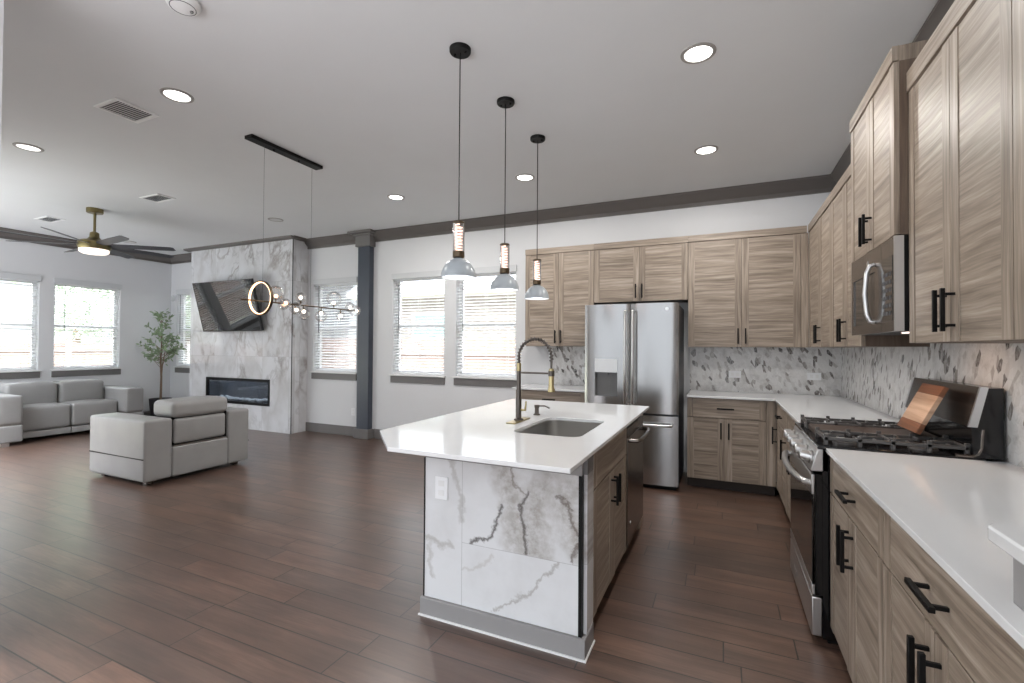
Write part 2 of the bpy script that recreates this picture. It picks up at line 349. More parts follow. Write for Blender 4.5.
# ------------------------------------------------------------------ geometry helpers
def origin(o):
    v = Vector((0, 0, 0))
    while o is not None:
        v += o.location; o = o.parent
    return v
class MB:
    def __init__(s): s.v = []; s.f = []; s.uv = []; s.mi = []; s.sm = []
    def quadface(s, idx, mi=0, sm=False, uvs=None):
        s.f.append(tuple(idx)); s.mi.append(mi); s.sm.append(sm); s.uv.append(uvs or [(0, 0)]*len(idx))
    def box(s, x0, x1, y0, y1, z0, z1, mi=0, grain=2):
        if x0 > x1: x0, x1 = x1, x0
        if y0 > y1: y0, y1 = y1, y0
        if z0 > z1: z0, z1 = z1, z0
        b = len(s.v); ro = (random.random()*20, random.random()*20)
        s.v += [(x, y, z) for x in (x0, x1) for y in (y0, y1) for z in (z0, z1)]
        for q, n in (((0, 1, 3, 2), 0), ((4, 6, 7, 5), 0), ((0, 4, 5, 1), 1), ((2, 3, 7, 6), 1), ((0, 2, 6, 4), 2), ((1, 5, 7, 3), 2)):
            g = grain if grain != n else (n+1) % 3
            o = 3-g-n
            s.quadface([b+i for i in q], mi, False, [(s.v[b+i][g]+ro[0], s.v[b+i][o]+ro[1]) for i in q])
        return s
    def tube(s, path, r, seg=10, mi=0, cap=True, closed=False):
        path = [Vector(p) for p in path]; n = len(path)
        rs = r if isinstance(r, (list, tuple)) else [r]*n
        b = len(s.v); up = None
        for i, p in enumerate(path):
            if closed: t = (path[(i+1) % n]-path[i-1]).normalized()
            else: t = (path[min(i+1, n-1)]-path[max(i-1, 0)]).normalized()
            if up is None:
                up = t.orthogonal().normalized()
            up = (up-t*up.dot(t)).normalized(); sd = t.cross(up)
            for k in range(seg):
                a = 2*PI*k/seg
                s.v.append(tuple(p+up*math.cos(a)*rs[i]+sd*math.sin(a)*rs[i]))
        for i in range(n if closed else n-1):
            j = (i+1) % n
            for k in range(seg):
                k2 = (k+1) % seg
                s.quadface((b+i*seg+k, b+i*seg+k2, b+j*seg+k2, b+j*seg+k), mi, True)
        if cap and not closed:
            s.quadface([b+k for k in range(seg)][::-1], mi); s.quadface([b+(n-1)*seg+k for k in range(seg)], mi)
        return s
    def cyl(s, p0, p1, r, seg=20, mi=0): return s.tube([p0, p1], r, seg, mi)
    def lathe(s, prof, c, seg=28, mi=0, ax=2):
        """prof (r, h) along axis ax around c"""
        b = len(s.v); n = len(prof)
        for r, h in prof:
            for k in range(seg):
                a = 2*PI*k/seg; p = [0, 0, 0]
                p[ax] = h; p[(ax+1) % 3] = r*math.cos(a); p[(ax+2) % 3] = r*math.sin(a)
                s.v.append((c[0]+p[0], c[1]+p[1], c[2]+p[2]))
        for i in range(n-1):
            for k in range(seg):
                k2 = (k+1) % seg
                s.quadface((b+i*seg+k, b+i*seg+k2, b+(i+1)*seg+k2, b+(i+1)*seg+k), mi, True)
        return s
    def prism(s, poly, z0, z1, mi=0, ax=2):
        """poly 2D extruded along ax; poly axes are the next two axes in cyclic order"""
        b = len(s.v); n = len(poly)
        for z in (z0, z1):
            for p in poly:
                q = [0, 0, 0]; q[ax] = z; q[(ax+1) % 3] = p[0]; q[(ax+2) % 3] = p[1]; s.v.append(tuple(q))
        for i in range(n):
            j = (i+1) % n
            s.quadface((b+i, b+j, b+n+j, b+n+i), mi)
        s.quadface([b+i for i in range(n)][::-1], mi); s.quadface([b+n+i for i in range(n)], mi)
        return s
    def sphere(s, c, r, seg=20, rings=12, mi=0, sz=1):
        return s.lathe([(max(1e-4, r*math.sin(PI*i/rings)), -r*sz*math.cos(PI*i/rings)) for i in range(rings+1)], c, seg, mi)
    def soft(s, x0, x1, y0, y1, z0, z1, r=.04, bulge=(0, 0, 0), mi=0, n=6):
        """rounded upholstered block whose faces swell by bulge (x, y, z)"""
        c = ((x0+x1)/2, (y0+y1)/2, (z0+z1)/2); h = (abs(x1-x0)/2, abs(y1-y0)/2, abs(z1-z0)/2)
        def axis(a):
            L = h[a]-r
            e = [-h[a], -h[a]+r*.12, -h[a]+r*.35, -h[a]+r*.65]
            mid = [-L+2*L*i/n for i in range(n+1)]
            return e+mid+[-x for x in e[::-1]]
        A = [axis(0), axis(1), axis(2)]
        for n_ in range(3):
            i1, i2 = (n_+1) % 3, (n_+2) % 3
            for sg in (-1, 1):
                b = len(s.v); R, K = A[i1], A[i2]
                for p in R:
                    for q in K:
                        v = [0, 0, 0]; v[n_] = sg*h[n_]; v[i1] = p; v[i2] = q
                        inn = [max(-(h[a]-r), min(h[a]-r, v[a])) for a in range(3)]
                        d = Vector(v)-Vector(inn); d.normalize()
                        w = [inn[a]+d[a]*r for a in range(3)]
                        for a in range(3):
                            o1, o2 = (a+1) % 3, (a+2) % 3
                            k = max(0, 1-(w[o1]/h[o1])**2)*max(0, 1-(w[o2]/h[o2])**2)
                            w[a] += (w[a]/h[a])*bulge[a]*k
                        s.v.append((c[0]+w[0], c[1]+w[1], c[2]+w[2]))
                m = len(K)
                for i in range(len(R)-1):
                    for j in range(m-1):
                        q = (b+i*m+j, b+(i+1)*m+j, b+(i+1)*m+j+1, b+i*m+j+1)
                        s.quadface(q if sg > 0 else q[::-1], mi, True)
        return s
    def build(s, name, mats, parent=None, bevel=0, seg=2, loc=None, weld=False):
        if not isinstance(mats, (list, tuple)): mats = [mats]
        if parent is not None: o0 = origin(parent)
        elif loc is not None: o0 = Vector(loc)
        else:
            xs, ys, zs = zip(*s.v); o0 = Vector(((min(xs)+max(xs))/2, (min(ys)+max(ys))/2, min(zs)))
        me = bpy.data.meshes.new(name)
        me.from_pydata([tuple(Vector(p)-o0) for p in s.v], [], s.f)
        uv = me.uv_layers.new(name='UVMap'); k = 0
        flat = [c for u in s.uv for c in u]
        for i, c in enumerate(flat): uv.data[i].uv = c
        for i, p in enumerate(me.polygons): p.material_index = s.mi[i]; p.use_smooth = s.sm[i]
        for m in mats: me.materials.append(M[m] if isinstance(m, str) else m)
        me.set_sharp_from_angle(angle=math.radians(38))
        if weld:
            bm = bmesh.new(); bm.from_mesh(me); bmesh.ops.remove_doubles(bm, verts=bm.verts, dist=1e-5); bm.to_mesh(me); bm.free()
        o = bpy.data.objects.new(name, me); C.objects.link(o)
        if parent is not None: o.parent = parent
        else: o.location = o0
        if bevel:
            md = o.modifiers.new('edge', 'BEVEL'); md.width = bevel; md.segments = seg; md.limit_method = 'ANGLE'; md.angle_limit = math.radians(40)
        return o
def tag(o, label, cat=None, group=None, kind=None):
    o['label'] = label
    if cat: o['category'] = cat
    if group: o['group'] = group
    if kind: o['kind'] = kind
    return o
def thing(name, label, cat, loc, group=None, kind=None):
    o = bpy.data.objects.new(name, None); C.objects.link(o); o.location = loc; o.empty_display_size = .1
    return tag(o, label, cat, group, kind)
def kids(o): return [c for c in bpy.data.objects if c.parent == o]
def copy_tree(o, parent=None, d=(0, 0, 0)):
    c = o.copy(); C.objects.link(c); c.parent = parent
    if parent is None: c.location = o.location+Vector(d)
    for ch in kids(o): copy_tree(ch, c)
    return c

XL, XR, YB, ZC = -9.77, 1.08, 5.55, 3.09
YO = -2.6

# ================================================================== THE SETTING
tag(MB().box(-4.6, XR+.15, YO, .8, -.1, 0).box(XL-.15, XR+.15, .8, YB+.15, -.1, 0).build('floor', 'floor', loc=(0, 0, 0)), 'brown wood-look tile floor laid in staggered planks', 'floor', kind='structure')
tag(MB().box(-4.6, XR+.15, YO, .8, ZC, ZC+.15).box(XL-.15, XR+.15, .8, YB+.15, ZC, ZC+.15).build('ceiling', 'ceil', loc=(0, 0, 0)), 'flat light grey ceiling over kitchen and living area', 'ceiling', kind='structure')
WB = [(-9.58, -8.69), (-6.01, -5.12), (-4.43, -3.54), (-3.35, -2.45)]
WZ = (.97, 2.39)
def wall_openings(lo, hi, ops, put):
    c = lo
    for a, b in ops:
        put(c, a, 0, ZC); put(a, b, 0, WZ[0]); put(a, b, WZ[1], ZC); c = b
    put(c, hi, 0, ZC)
mb = MB(); wall_openings(XL-.15, XR+.15, WB, lambda a, b, z0, z1: mb.box(a, b, YB, YB+.15, z0, z1))
tag(mb.build('wall_back', 'wall', loc=(0, 0, 0)), 'long white back wall with four window openings', 'wall', kind='structure')
WL = [(2.73, 3.63), (3.81, 4.71)]
mb = MB(); wall_openings(.8, YB, WL, lambda a, b, z0, z1: mb.box(XL-.15, XL, a, b, z0, z1))
tag(mb.build('wall_left', 'wall', loc=(0, 0, 0)), 'white wall behind the long sofa with two windows', 'wall', kind='structure')
tag(MB().box(XR, XR+.15, YO, YB, 0, ZC).build('wall_right', 'wall', loc=(0, 0, 0)), 'white wall behind the range and right-hand cabinets', 'wall', kind='structure')
tag(MB().box(-6.4, -2.93, .80, .95, 0, ZC).build('wall_front', 'wall', loc=(0, 0, 0)), 'white wall end at the left edge of the photo', 'wall', kind='structure')

# chimney breast
CX0, CX1, CYF = -8.67, -6.14, 5.25
ch = thing('wall_chimney', 'marble-tiled fireplace wall rising to the ceiling', 'fireplace wall', (-7.4, 5.4, 0), kind='structure')
mb = MB(); fx0, fx1, fz0, fz1 = -8.20, -6.62, .40, .83
for a in ((CX0, fx0, 0, ZC), (fx1, CX1, 0, ZC), (fx0, fx1, 0, fz0), (fx0, fx1, fz1, ZC)): mb.box(a[0], a[1], CYF, CYF+.06, a[2], a[3])
mb.build('front_tiles', 'marble_ch', ch)
MB().box(CX1-.05, CX1, CYF+.06, YB, 0, ZC).build('side_tiles', 'marble_chs', ch)
MB().box(CX0, CX0+.05, CYF+.06, YB, 0, ZC).build('side_tiles', 'marble_chs', ch)
MB().box(CX1-.003, CX1+.006, CYF-.006, CYF+.003, 0, ZC-.03).build('edge_strip', 'black', ch)
mb = MB(); pr = [(0, ZC), (.09, ZC), (.08, ZC-.025), (.0, ZC-.04)]
mb.prism([(CYF-d, z) for d, z in pr][::-1], CX0-.09, CX1+.05, ax=0)
mb.prism([(z, CX1+d) for d, z in pr], CYF-.05, YB, ax=1)
mb.prism([(z, CX0-d) for d, z in pr][::-1], CYF-.05, YB, ax=1)
mb.build('cornice', 'crown', ch)

# crown mouldings
PRO = [(0, 0), (.115, 0), (.115, -.02), (.095, -.03), (.075, -.06), (.04, -.095), (.022, -.105), (.022, -.145), (0, -.145)]
def crown(name, label, axis, wallpos, sign, a0, a1):
    mb = MB()
    if axis == 'x': mb.prism([(wallpos+sign*d, ZC+z) for d, z in PRO], a0, a1, ax=0)
    else: mb.prism([(ZC+z, wallpos+sign*d) for d, z in PRO], a0, a1, ax=1)
    tag(mb.build(name, 'crown', loc=(0, 0, 0)), label, 'crown moulding', kind='structure')
crown('trim_1', 'dark taupe crown moulding along the back wall, fireplace to range wall', 'x', YB, -1, CX1, XR)
crown('trim_2', 'dark crown moulding in the corner recess beside the fireplace', 'x', YB, -1, XL, CX0)
crown('trim_3', 'dark crown moulding above the living room windows', 'y', XL, 1, 1.0, YB)
crown('trim_4', 'dark crown moulding above the cabinets on the range wall', 'y', XR, -1, YO, YB)
def base(name, label, b): tag(MB().box(*b).build(name, 'taupe', bevel=.004, loc=(0, 0, 0)), label, 'baseboard', kind='structure')
base('baseboard_back', 'grey baseboard between fireplace and column', (CX1, -5.05, YB-.018, YB, 0, .145))
base('baseboard_middle', 'grey baseboard under the paired windows', (-4.75, -2.2, YB-.018, YB, 0, .145))
base('baseboard_corner', 'grey baseboard behind the potted tree', (XL, CX0, YB-.018, YB, 0, .145))
base('baseboard_left', 'grey baseboard behind the long sofa', (XL, XL+.018, 1.3, YB-.02, 0, .145))
col = thing('column', 'slate blue square column between the windows', 'column', (-4.9, 5.48, 0), kind='structure')
MB().box(-5.01, -4.79, 5.45, YB-.001, .14, 2.87).build('shaft', 'slate', col, bevel=.004)
tag(MB().box(-5.04, -4.76, 5.42, YB-.001, 0, .14).build('plinth', 'taupe', col, bevel=.005), 'taupe plinth')
mb = MB(); mb.box(-5.04, -4.76, 5.42, YB-.001, 2.87, 3.04)
mb.box(-5.075, -4.725, 5.385, YB-.001, 3.03, 3.055); mb.box(-5.12, -4.68, 5.335, YB-.001, 3.055, ZC)
tag(mb.build('capital', 'taupe', col, bevel=.004), 'taupe capital')

# windows
def window(n, orient, a, b, label, wall, blabel, wand):
    """orient 'b' (back wall, along x) or 'l' (left wall, along y)"""
    def P(mb, u0, u1, d0, d1, z0, z1, **k):   # d measured from the inner wall face, + outwards
        if orient == 'b': mb.box(u0, u1, YB+d0, YB+d1, z0, z1, **k)
        else: mb.box(XL-d0, XL-d1, u0, u1, z0, z1, **k)
    loc = ((a+b)/2, YB, WZ[0]) if orient == 'b' else (XL, (a+b)/2, WZ[0])
    w = thing('window_%d' % n, label, 'window', loc, kind='structure')
    z0, z1 = WZ; mb = MB()
    for q in ((a, a+.045, z0, z1), (b-.045, b, z0, z1), (a+.045, b-.045, z0, z0+.05), (a+.045, b-.045, z1-.05, z1), (a+.045, b-.045, 1.655, 1.70)):
        P(mb, q[0], q[1], .095, .14, q[2], q[3])
    mb.build('window_frame', 'vinyl', w)
    mb = MB(); P(mb, a+.045, b-.045, .115, .12, z0+.05, 1.655); P(mb, a+.045, b-.045, .115, .12, 1.70, z1-.05); mb.build('pane', 'glass', w)
    mb = MB(); P(mb, a-.035, b+.035, -.035, 0, z0-.022, z0); P(mb, a+.001, b-.001, 0, .09, z0-.021, z0+.004); mb.build('window_sill', 'white', w, bevel=.003)
    mb = MB(); P(mb, a-.02, b+.02, -.016, 0, .85, z0-.022)
    tag(mb.build('apron', 'taupe', w, bevel=.003), 'grey apron board under the sill')
    # venetian blind: its own thing
    bl = thing('window_blind', blabel, 'blind', loc, 'white venetian blinds')
    mb = MB(); P(mb, a-.015, b+.015, -.022, 0.0, z1-.03, z1+.055); mb.build('valance', 'valance', bl, bevel=.003)
    mb = MB(); P(mb, a+.01, b-.01, .012, .055, z1-.045, z1-.002); mb.build('headrail', 'slat', bl)
    mb = MB(); n_ = 33; zz = z1-.06; tl = math.radians(20)
    k = 0
    while zz > z0+.045:
        c, s_ = math.cos(tl)*.024, math.sin(tl)*.024
        bb = len(mb.v)
        for (dd, hh) in ((-c, -s_), (c, s_)):
            for u in (a+.012, b-.012):
                for t_ in (-.0014, .0014):
                    d = .035+dd; z = zz+hh+t_
                    mb.v.append((u, YB+d, z) if orient == 'b' else (XL-d, u, z))
        for q in ((0, 1, 3, 2), (4, 6, 7, 5), (0, 4, 5, 1), (2, 3, 7, 6), (0, 2, 6, 4), (1, 5, 7, 3)): mb.quadface([bb+i for i in q])
        zz -= .0425
    mb.build('slats', 'slat', bl)
    mb = MB(); P(mb, a+.012, b-.012, .012, .055, z0+.008, z0+.03); mb.build('bottom_rail', 'slat', bl, bevel=.003)
    mb = MB()
    for f in (.14, .5, .86):
        u = a+(b-a)*f
        P(mb, u-.0012, u+.0012, .0095, .0112, z0+.02, z1-.04); P(mb, u-.0012, u+.0012, .0588, .0605, z0+.02, z1-.04)
    mb.build('ladder_cord', 'slat', bl)
    u = a+(b-a)*wand; mb = MB()
    if orient == 'b': mb.cyl((u, YB+.004, z1-.05), (u, YB+.004, z1-.80), .0045, 8)
    else: mb.cyl((XL-.004, u, z1-.05), (XL-.004, u, z1-.80), .0045, 8)
    tag(mb.build('wand', 'darkgrey', bl), 'thin grey tilt wand')
window(1, 'l', *WL[0], 'living room window nearest the left photo edge', 'l', 'white blind on the window at the left edge, above the sofa middle', .15)
window(2, 'l', *WL[1], 'living room window nearest the corner, green tree outside', 'l', 'white blind on the sofa-wall window with the green tree outside', .15)
window(3, 'b', *WB[0], 'narrow visible window beside the fireplace, behind the potted tree', 'b', 'white blind on the corner window beside the marble fireplace wall', .1)
window(4, 'b', *WB[1], 'window between the marble fireplace wall and the slate column', 'b', 'white blind between the fireplace wall and the slate column', .12)
window(5, 'b', *WB[2], 'window just right of the slate column, left of the kitchen pair', 'b', 'white blind just right of the slate column', .12)
window(6, 'b', *WB[3], 'window beside the kitchen cabinets, right of the kitchen pair', 'b', 'white blind on the window next to the kitchen cabinets', .12)

# outside
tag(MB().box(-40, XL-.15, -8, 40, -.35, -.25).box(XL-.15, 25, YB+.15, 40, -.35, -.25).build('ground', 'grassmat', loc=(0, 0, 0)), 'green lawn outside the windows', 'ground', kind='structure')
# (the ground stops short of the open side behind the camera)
def fence(label, x0, x1, y0, y1, ax):
    t = thing('garden_fence', label, 'fence', ((x0+x1)/2, (y0+y1)/2, -.25), 'cedar fences')
    mb = MB(); L = (x1-x0) if ax == 0 else (y1-y0); n = int(L/.145)
    for i in range(n):
        if ax == 0: mb.box(x0+i*.145, x0+i*.145+.14, y0, y0+.02, -.22, 1.56)
        else: mb.box(x0, x0+.02, y0+i*.145, y0+i*.145+.14, -.22, 1.42)
    mb.build('board_panel', 'fence', t)
    mb = MB()
    for z in (.1, .75, 1.2):
        if ax == 0: mb.box(x0, x1, y0-.04, y0, z, z+.08, grain=0)
        else: mb.box(x0+.02, x0+.06, y0, y1, z, z+.08, grain=1)
    mb.build('rail', 'fence', t)
    k = 0; p = (x0 if ax == 0 else y0)+.5
    while p < (x1 if ax == 0 else y1):
        mb = MB()
        if ax == 0: mb.box(p, p+.07, y0-.11, y0-.04, -.25, 1.45)
        else: mb.box(x0+.06, x0+.13, p, p+.07, -.25, 1.45)
        tag(mb.build('post', 'siding', t), 'pale fence post'); p += 2.1
fence('cedar fence behind the back wall windows', -14, 1.5, 8.2, 8.22, 0)
fence('cedar fence beyond the sofa wall windows', -14.6, -14.58, -3, 9, 1)
h = thing('neighbour_house', 'tan brick neighbour house seen through the back windows', 'house', (-5, 10.6, -.25))
MB().box(-9.2, 2.5, 10.4, 16, -.25, 2.7).build('wall', 'brick', h)
mb = MB(); mb.box(-9.6, 2.9, 10.0, 16.3, 2.7, 2.9); mb.prism([(10.0, 2.9), (16.3, 2.9), (13.2, 4.6)], -9.6, 2.9, mi=1, ax=0); tag(mb.build('roof', ['siding', 'roof'], h), 'grey roof with white eave')
for x in (-7.6, -1.0):
    MB().box(x, x+1.5, 10.34, 10.42, .9, 2.3).build('window', 'siding', h)
    MB().box(x+.08, x+1.42, 10.32, 10.36, .98, 2.22).build('window_pane', 'housewin', h)
h = thing('neighbour_house', 'white two-storey house seen through the leftmost window', 'house', (-22, 2, -.25))
MB().box(-28, -20, -3.5, 4.0, -.25, 5.2).build('wall', 'siding', h)
MB().prism([(-3.9, 5.2), (4.4, 5.2), (.25, 7.6)], -28.4, -19.6, ax=0).build('roof', 'roof', h)
for y, z in ((2.2, 3.2), (-1, 3.2), (2.4, .9), (-1, .9)):
    MB().box(-20.02, -19.95, y, y+1.1, z, z+.9).build('window_pane', 'roof', h)
def leafcloud(mb, c, r, n, sz, squash=1):
    for _ in range(n):
        d = Vector((random.gauss(0, 1), random.gauss(0, 1), random.gauss(0, 1))).normalized()*r*random.random()**.4
        p = Vector(c)+Vector((d.x, d.y, d.z*squash))
        a = Vector((random.gauss(0, 1), random.gauss(0, 1), random.gauss(0, .6))).normalized(); q = a.orthogonal().normalized()
        b = len(mb.v); L, w = sz*random.uniform(.7, 1.3), sz*.33
        for v in (p-a*L/2, p+q*w/2, p+a*L/2, p-q*w/2): mb.v.append(tuple(v))
        mb.quadface((b, b+1, b+2, b+3))
def gardentree(label, x, y, hh, r):
    t = thing('garden_tree', label, 'tree', (x, y, -.25), 'trees in the neighbouring gardens')
    MB().tube([(x, y, -.25), (x+.1, y, hh*.4), (x, y+.1, hh*.8)], [.16, .12, .05], 10).build('trunk', 'bark', t)
    mb = MB()
    for k in range(7):
        leafcloud(mb, (x+random.uniform(-.6, .6)*r, y+random.uniform(-.6, .6)*r, hh+random.uniform(-.6, .6)*r), r*.6, 420, .22)
    mb.build('crown', 'leafout', t)
gardentree('leafy tree outside the window nearest the corner', -15.9, 6.6, 2.8, 1.5)
gardentree('leafy tree behind the window beside the fireplace', -17, 10.6, 2.6, 1.6)

# backsplash
ZS = 1.39
tag(MB().box(-1.95, -1.33, YB-.012, YB-.001, .914, ZS).build('wall_backsplash_coffee', 'mosaic_b', loc=(0, 0, 0)), 'white and grey mosaic backsplash left of the fridge', 'backsplash', kind='structure')
tag(MB().box(-.33, XR-.012, YB-.012, YB-.001, .914, ZS+.004).build('wall_backsplash_back', 'mosaic_b', loc=(0, 0, 0)), 'white and grey mosaic backsplash right of the fridge', 'backsplash', kind='structure')
tag(MB().box(XR-.012, XR-.001, YO+1, YB-.001, .914, ZS+.07).build('wall_backsplash_right', 'mosaic_r', loc=(0, 0, 0)), 'white and grey mosaic backsplash behind the range', 'backsplash', kind='structure')

# ================================================================== CABINETS
def FB(orient, front):
    """box builder: u along the run, d outwards from the door face, z up"""
    def f(mb, u0, u1, d0, d1, z0, z1, grain='z', mi=0):
        if orient == 'b': mb.box(u0, u1, front-d0, front-d1, z0, z1, mi=mi, grain={'u': 0, 'z': 2}[grain])
        elif orient == 'r': mb.box(front-d0, front-d1, u0, u1, z0, z1, mi=mi, grain={'u': 1, 'z': 2}[grain])
        else: mb.box(front+d0, front+d1, u0, u1, z0, z1, mi=mi, grain={'u': 1, 'z': 2}[grain])
    return f
def handle(fb, parent, u, z, L, vert):
    mb = MB(); t = .0065
    if vert:
        fb(mb, u-t, u+t, .028, .041, z-L/2, z+L/2)
        for s in (-1, 1): fb(mb, u-.005, u+.005, -.001, .029, z+s*L*.36-.005, z+s*L*.36+.005)
    else:
        fb(mb, u-L/2, u+L/2, .028, .041, z-t, z+t)
        for s in (-1, 1): fb(mb, u+s*L*.36-.005, u+s*L*.36+.005, -.001, .029, z-.005, z+.005)
    tag(mb.build('handle', 'black', parent, bevel=.0012, seg=1), 'matte black bar handle')
def door(fb, parent, u0, u1, z0, z1, hs=None, hz=None, L=.155):
    g = .0018; u0 += g; u1 -= g; z0 += g; z1 -= g; st = min(.062, (u1-u0)*.2)
    mb = MB()
    fb(mb, u0, u0+st, -.02, 0, z0, z1, 'z'); fb(mb, u1-st, u1, -.02, 0, z0, z1, 'z')
    fb(mb, u0+st, u1-st, -.02, -.0035, z0, z1, 'u')
    d = mb.build('door', 'wood', parent)
    if hs is not None:
        u = (u0+.032) if hs < 0 else (u1-.032)
        handle(fb, d, u, hz, L, True)
def drawer(fb, parent, u0, u1, z0, z1, L=.15):
    g = .0018; u0 += g; u1 -= g; z0 += g; z1 -= g; st = .055
    mb = MB(); fb(mb, u0, u0+st, -.02, 0, z0, z1, 'z'); fb(mb, u1-st, u1, -.02, 0, z0, z1, 'z'); fb(mb, u0+st, u1-st, -.02, -.0015, z0, z1, 'u')
    d = mb.build('drawer', 'wood', parent)
    if L: handle(fb, d, (u0+u1)/2, (z0+z1)/2, L, False)
def base_xyz(orient, front, u, depth, z):
    return {'b': (u, front+depth/2, z), 'r': (front+depth/2, u, z), 'i': (front-depth/2, u, z)}[orient]
def upper(label, orient, front, depth, u0, u1, z0, z1, top, splits, handles, hz=None, group='greige wall cabinets'):
    """splits: door boundaries; handles: side (-1/+1) of each door's handle"""
    fb = FB(orient, front)
    t = thing('wall_cabinet', label, 'cabinet', base_xyz(orient, front, (u0+u1)/2, depth, z0), group)
    mb = MB(); fb(mb, u0+.001, u1-.001, -depth+.002, -.021, z0, z1); mb.build('body', 'woodedge', t)
    mb = MB(); fb(mb, u0, u1, -.021, .006, z1+.003, top, 'u'); fb(mb, u0+.001, u1-.001, -depth+.002, -.021, z1, top-.001, 'u'); mb.build('top_rail', 'wood', t)
    for i in range(len(splits)-1):
        door(fb, t, splits[i], splits[i+1], z0, z1, handles[i], (hz or z0+.11))
    return t
ZU, ZT, ZTT = 1.39, 2.485, 2.555
YU = 5.22
upper('upper cabinet between the window and the fridge, two tall doors', 'b', YU, .33, -2.18, -1.335, ZU, ZT, ZTT, [-2.18, -1.757, -1.335], [1, -1])
upper('short upper cabinet over the stainless fridge', 'b', YU, .33, -1.333, -.332, 1.885, ZT, ZTT, [-1.333, -.832, -.332], [1, -1])
t = upper('upper cabinet right of the fridge in the back corner, two tall doors', 'b', YU, .33, -.33, .735, ZU, ZT, ZTT, [-.33, .175, .685], [1, -1])
fb = FB('b', YU); mb = MB(); fb(mb, .687, .748, -.02, 0, ZU, ZT); mb.build('filler_strip', 'wood', t)
# right wall
upper('range-wall upper cabinet in the back corner', 'r', .75, .328, 4.215, 5.215, ZU, ZT, ZTT+.002, [4.215, 4.68, 5.212], [1, -1], group='upper cabinets on the range wall')
upper('range-wall upper cabinet just beyond the microwave', 'r', .75, .328, 3.375, 4.213, ZU, ZT, ZTT+.002, [3.375, 3.79, 4.213], [1, -1], group='upper cabinets on the range wall')
upper('taller deeper upper cabinet above the microwave', 'r', .70, .378, 2.60, 3.372, 1.885, 2.665, 2.735, [2.60, 2.985, 3.372], [1, -1], group='upper cabinets on the range wall')
upper('large upper cabinet with two doors nearest the microwave on the camera side', 'r', .75, .328, 1.785, 2.597, 1.40, 2.51, 2.60, [1.785, 2.185, 2.597], [1, -1], 1.515, group='upper cabinets on the range wall')
upper('upper cabinet cut off by the right photo edge', 'r', .75, .328, .97, 1.783, 1.40, 2.51, 2.60, [.97, 1.375, 1.783], [1, -1], 1.515, group='upper cabinets on the range wall')

def lower(label, orient, front, depth, u0, u1, doors, drawers, hs, sides=(0, 0), dz=.70, group='greige base cabinets'):
    fb = FB(orient, front)
    t = thing('base_cabinet', label, 'cabinet', base_xyz(orient, front, (u0+u1)/2, depth, 0), group)
    mb = MB(); fb(mb, u0+.001, u1-.001, -depth+.002, -.021, .10, .893); mb.build('body', 'wood', t)
    mb = MB(); fb(mb, u0+.002, u1-.002, -depth+.003, -.085, 0, .0995); tag(mb.build('toe_kick', 'toe', t), 'dark recessed toe kick')
    for i in range(len(drawers)-1): drawer(fb, t, drawers[i], drawers[i+1], dz+.004, .888)
    for i in range(len(doors)-1): door(fb, t, doors[i], doors[i+1], .105, (dz if drawers else .888), hs[i], (dz if drawers else .888)-.115)
    return t, fb
XF = .45; YF = 4.93
t, fb = lower('base cabinet right of the fridge under the back counter', 'b', YF, .60, -.32, .448, [-.32, .02, .37], [-.32, .37], [1, -1])
mb = MB(); fb(mb, .372, .448, -.02, 0, .105, .888); mb.build('filler_strip', 'wood', t)
lower('base cabinet left of the fridge under the short white counter', 'b', YF, .60, -2.17, -1.345, [-2.17, -1.757, -1.345], [-2.17, -1.345], [1, -1])
lower('base cabinet between the range and the back corner', 'r', XF, .61, 3.36, 4.17, [3.36, 3.765, 4.17], [3.36, 4.17], [1, -1], dz=.70)
lower('base cabinet at the inner corner of the counter', 'r', XF, .61, 4.172, 4.90, [4.172, 4.535, 4.90], [4.172, 4.90], [-1, 1], dz=.70)
lower('base cabinet beside the range, nearest it on the camera side', 'r', XF, .61, 1.782, 2.565, [1.782, 2.185, 2.565], [1.782, 2.565], [1, -1], dz=.715)
lower('base cabinet with the nearest full drawer and handle', 'r', XF, .61, .99, 1.78, [.99, 1.405, 1.78], [.99, 1.78], [1, -1], dz=.715)
lower('base cabinet cut off by the bottom right photo corner', 'r', XF, .61, .20, .988, [.20, .594, .988], [.20, .988], [1, -1], dz=.715)

# countertops
def top(name, label, poly, z0=.894, z1=.914, hole=None):
    bm = bmesh.new()
    def loop(pts): 
        vs = [bm.verts.new((x, y, z1)) for x, y in pts]
        return [bm.edges.new((vs[i], vs[(i+1) % len(vs)])) for i in range(len(vs))]
    e = loop(poly)
    if hole: e += loop(hole)
    bmesh.ops.triangle_fill(bm, use_beauty=True, edges=e)
    for f in bm.faces:
        if f.normal.z < 0: f.normal_flip()
    r = bmesh.ops.extrude_face_region(bm, geom=list(bm.faces), use_keep_orig=True)
    for v in [g for g in r['geom'] if isinstance(g, bmesh.types.BMVert)]: v.co.z = z0
    bmesh.ops.recalc_face_normals(bm, faces=bm.faces)
    me = bpy.data.meshes.new(name); bm.to_mesh(me); bm.free(); me.materials.append(M['quartz'])
    o = bpy.data.objects.new(name, me); C.objects.link(o)
    md = o.modifiers.new('edge', 'BEVEL'); md.width = .003; md.segments = 2; md.limit_method = 'ANGLE'; md.angle_limit = math.radians(50)
    return tag(o, label, 'countertop')
top('countertop', 'white L-shaped countertop running round the back corner', [(-.325, 4.90), (.437, 4.90), (.437, 3.352), (XR-.013, 3.352), (XR-.013, YB-.013), (-.325, YB-.013)])
top('countertop', 'white countertop on the camera side of the range', [(.437, .15), (XR-.013, .15), (XR-.013, 2.578), (.437, 2.578)])
top('countertop', 'short white countertop left of the fridge', [(-2.21, 4.90), (-1.335, 4.90), (-1.335, YB-.013), (-2.21, YB-.013)])
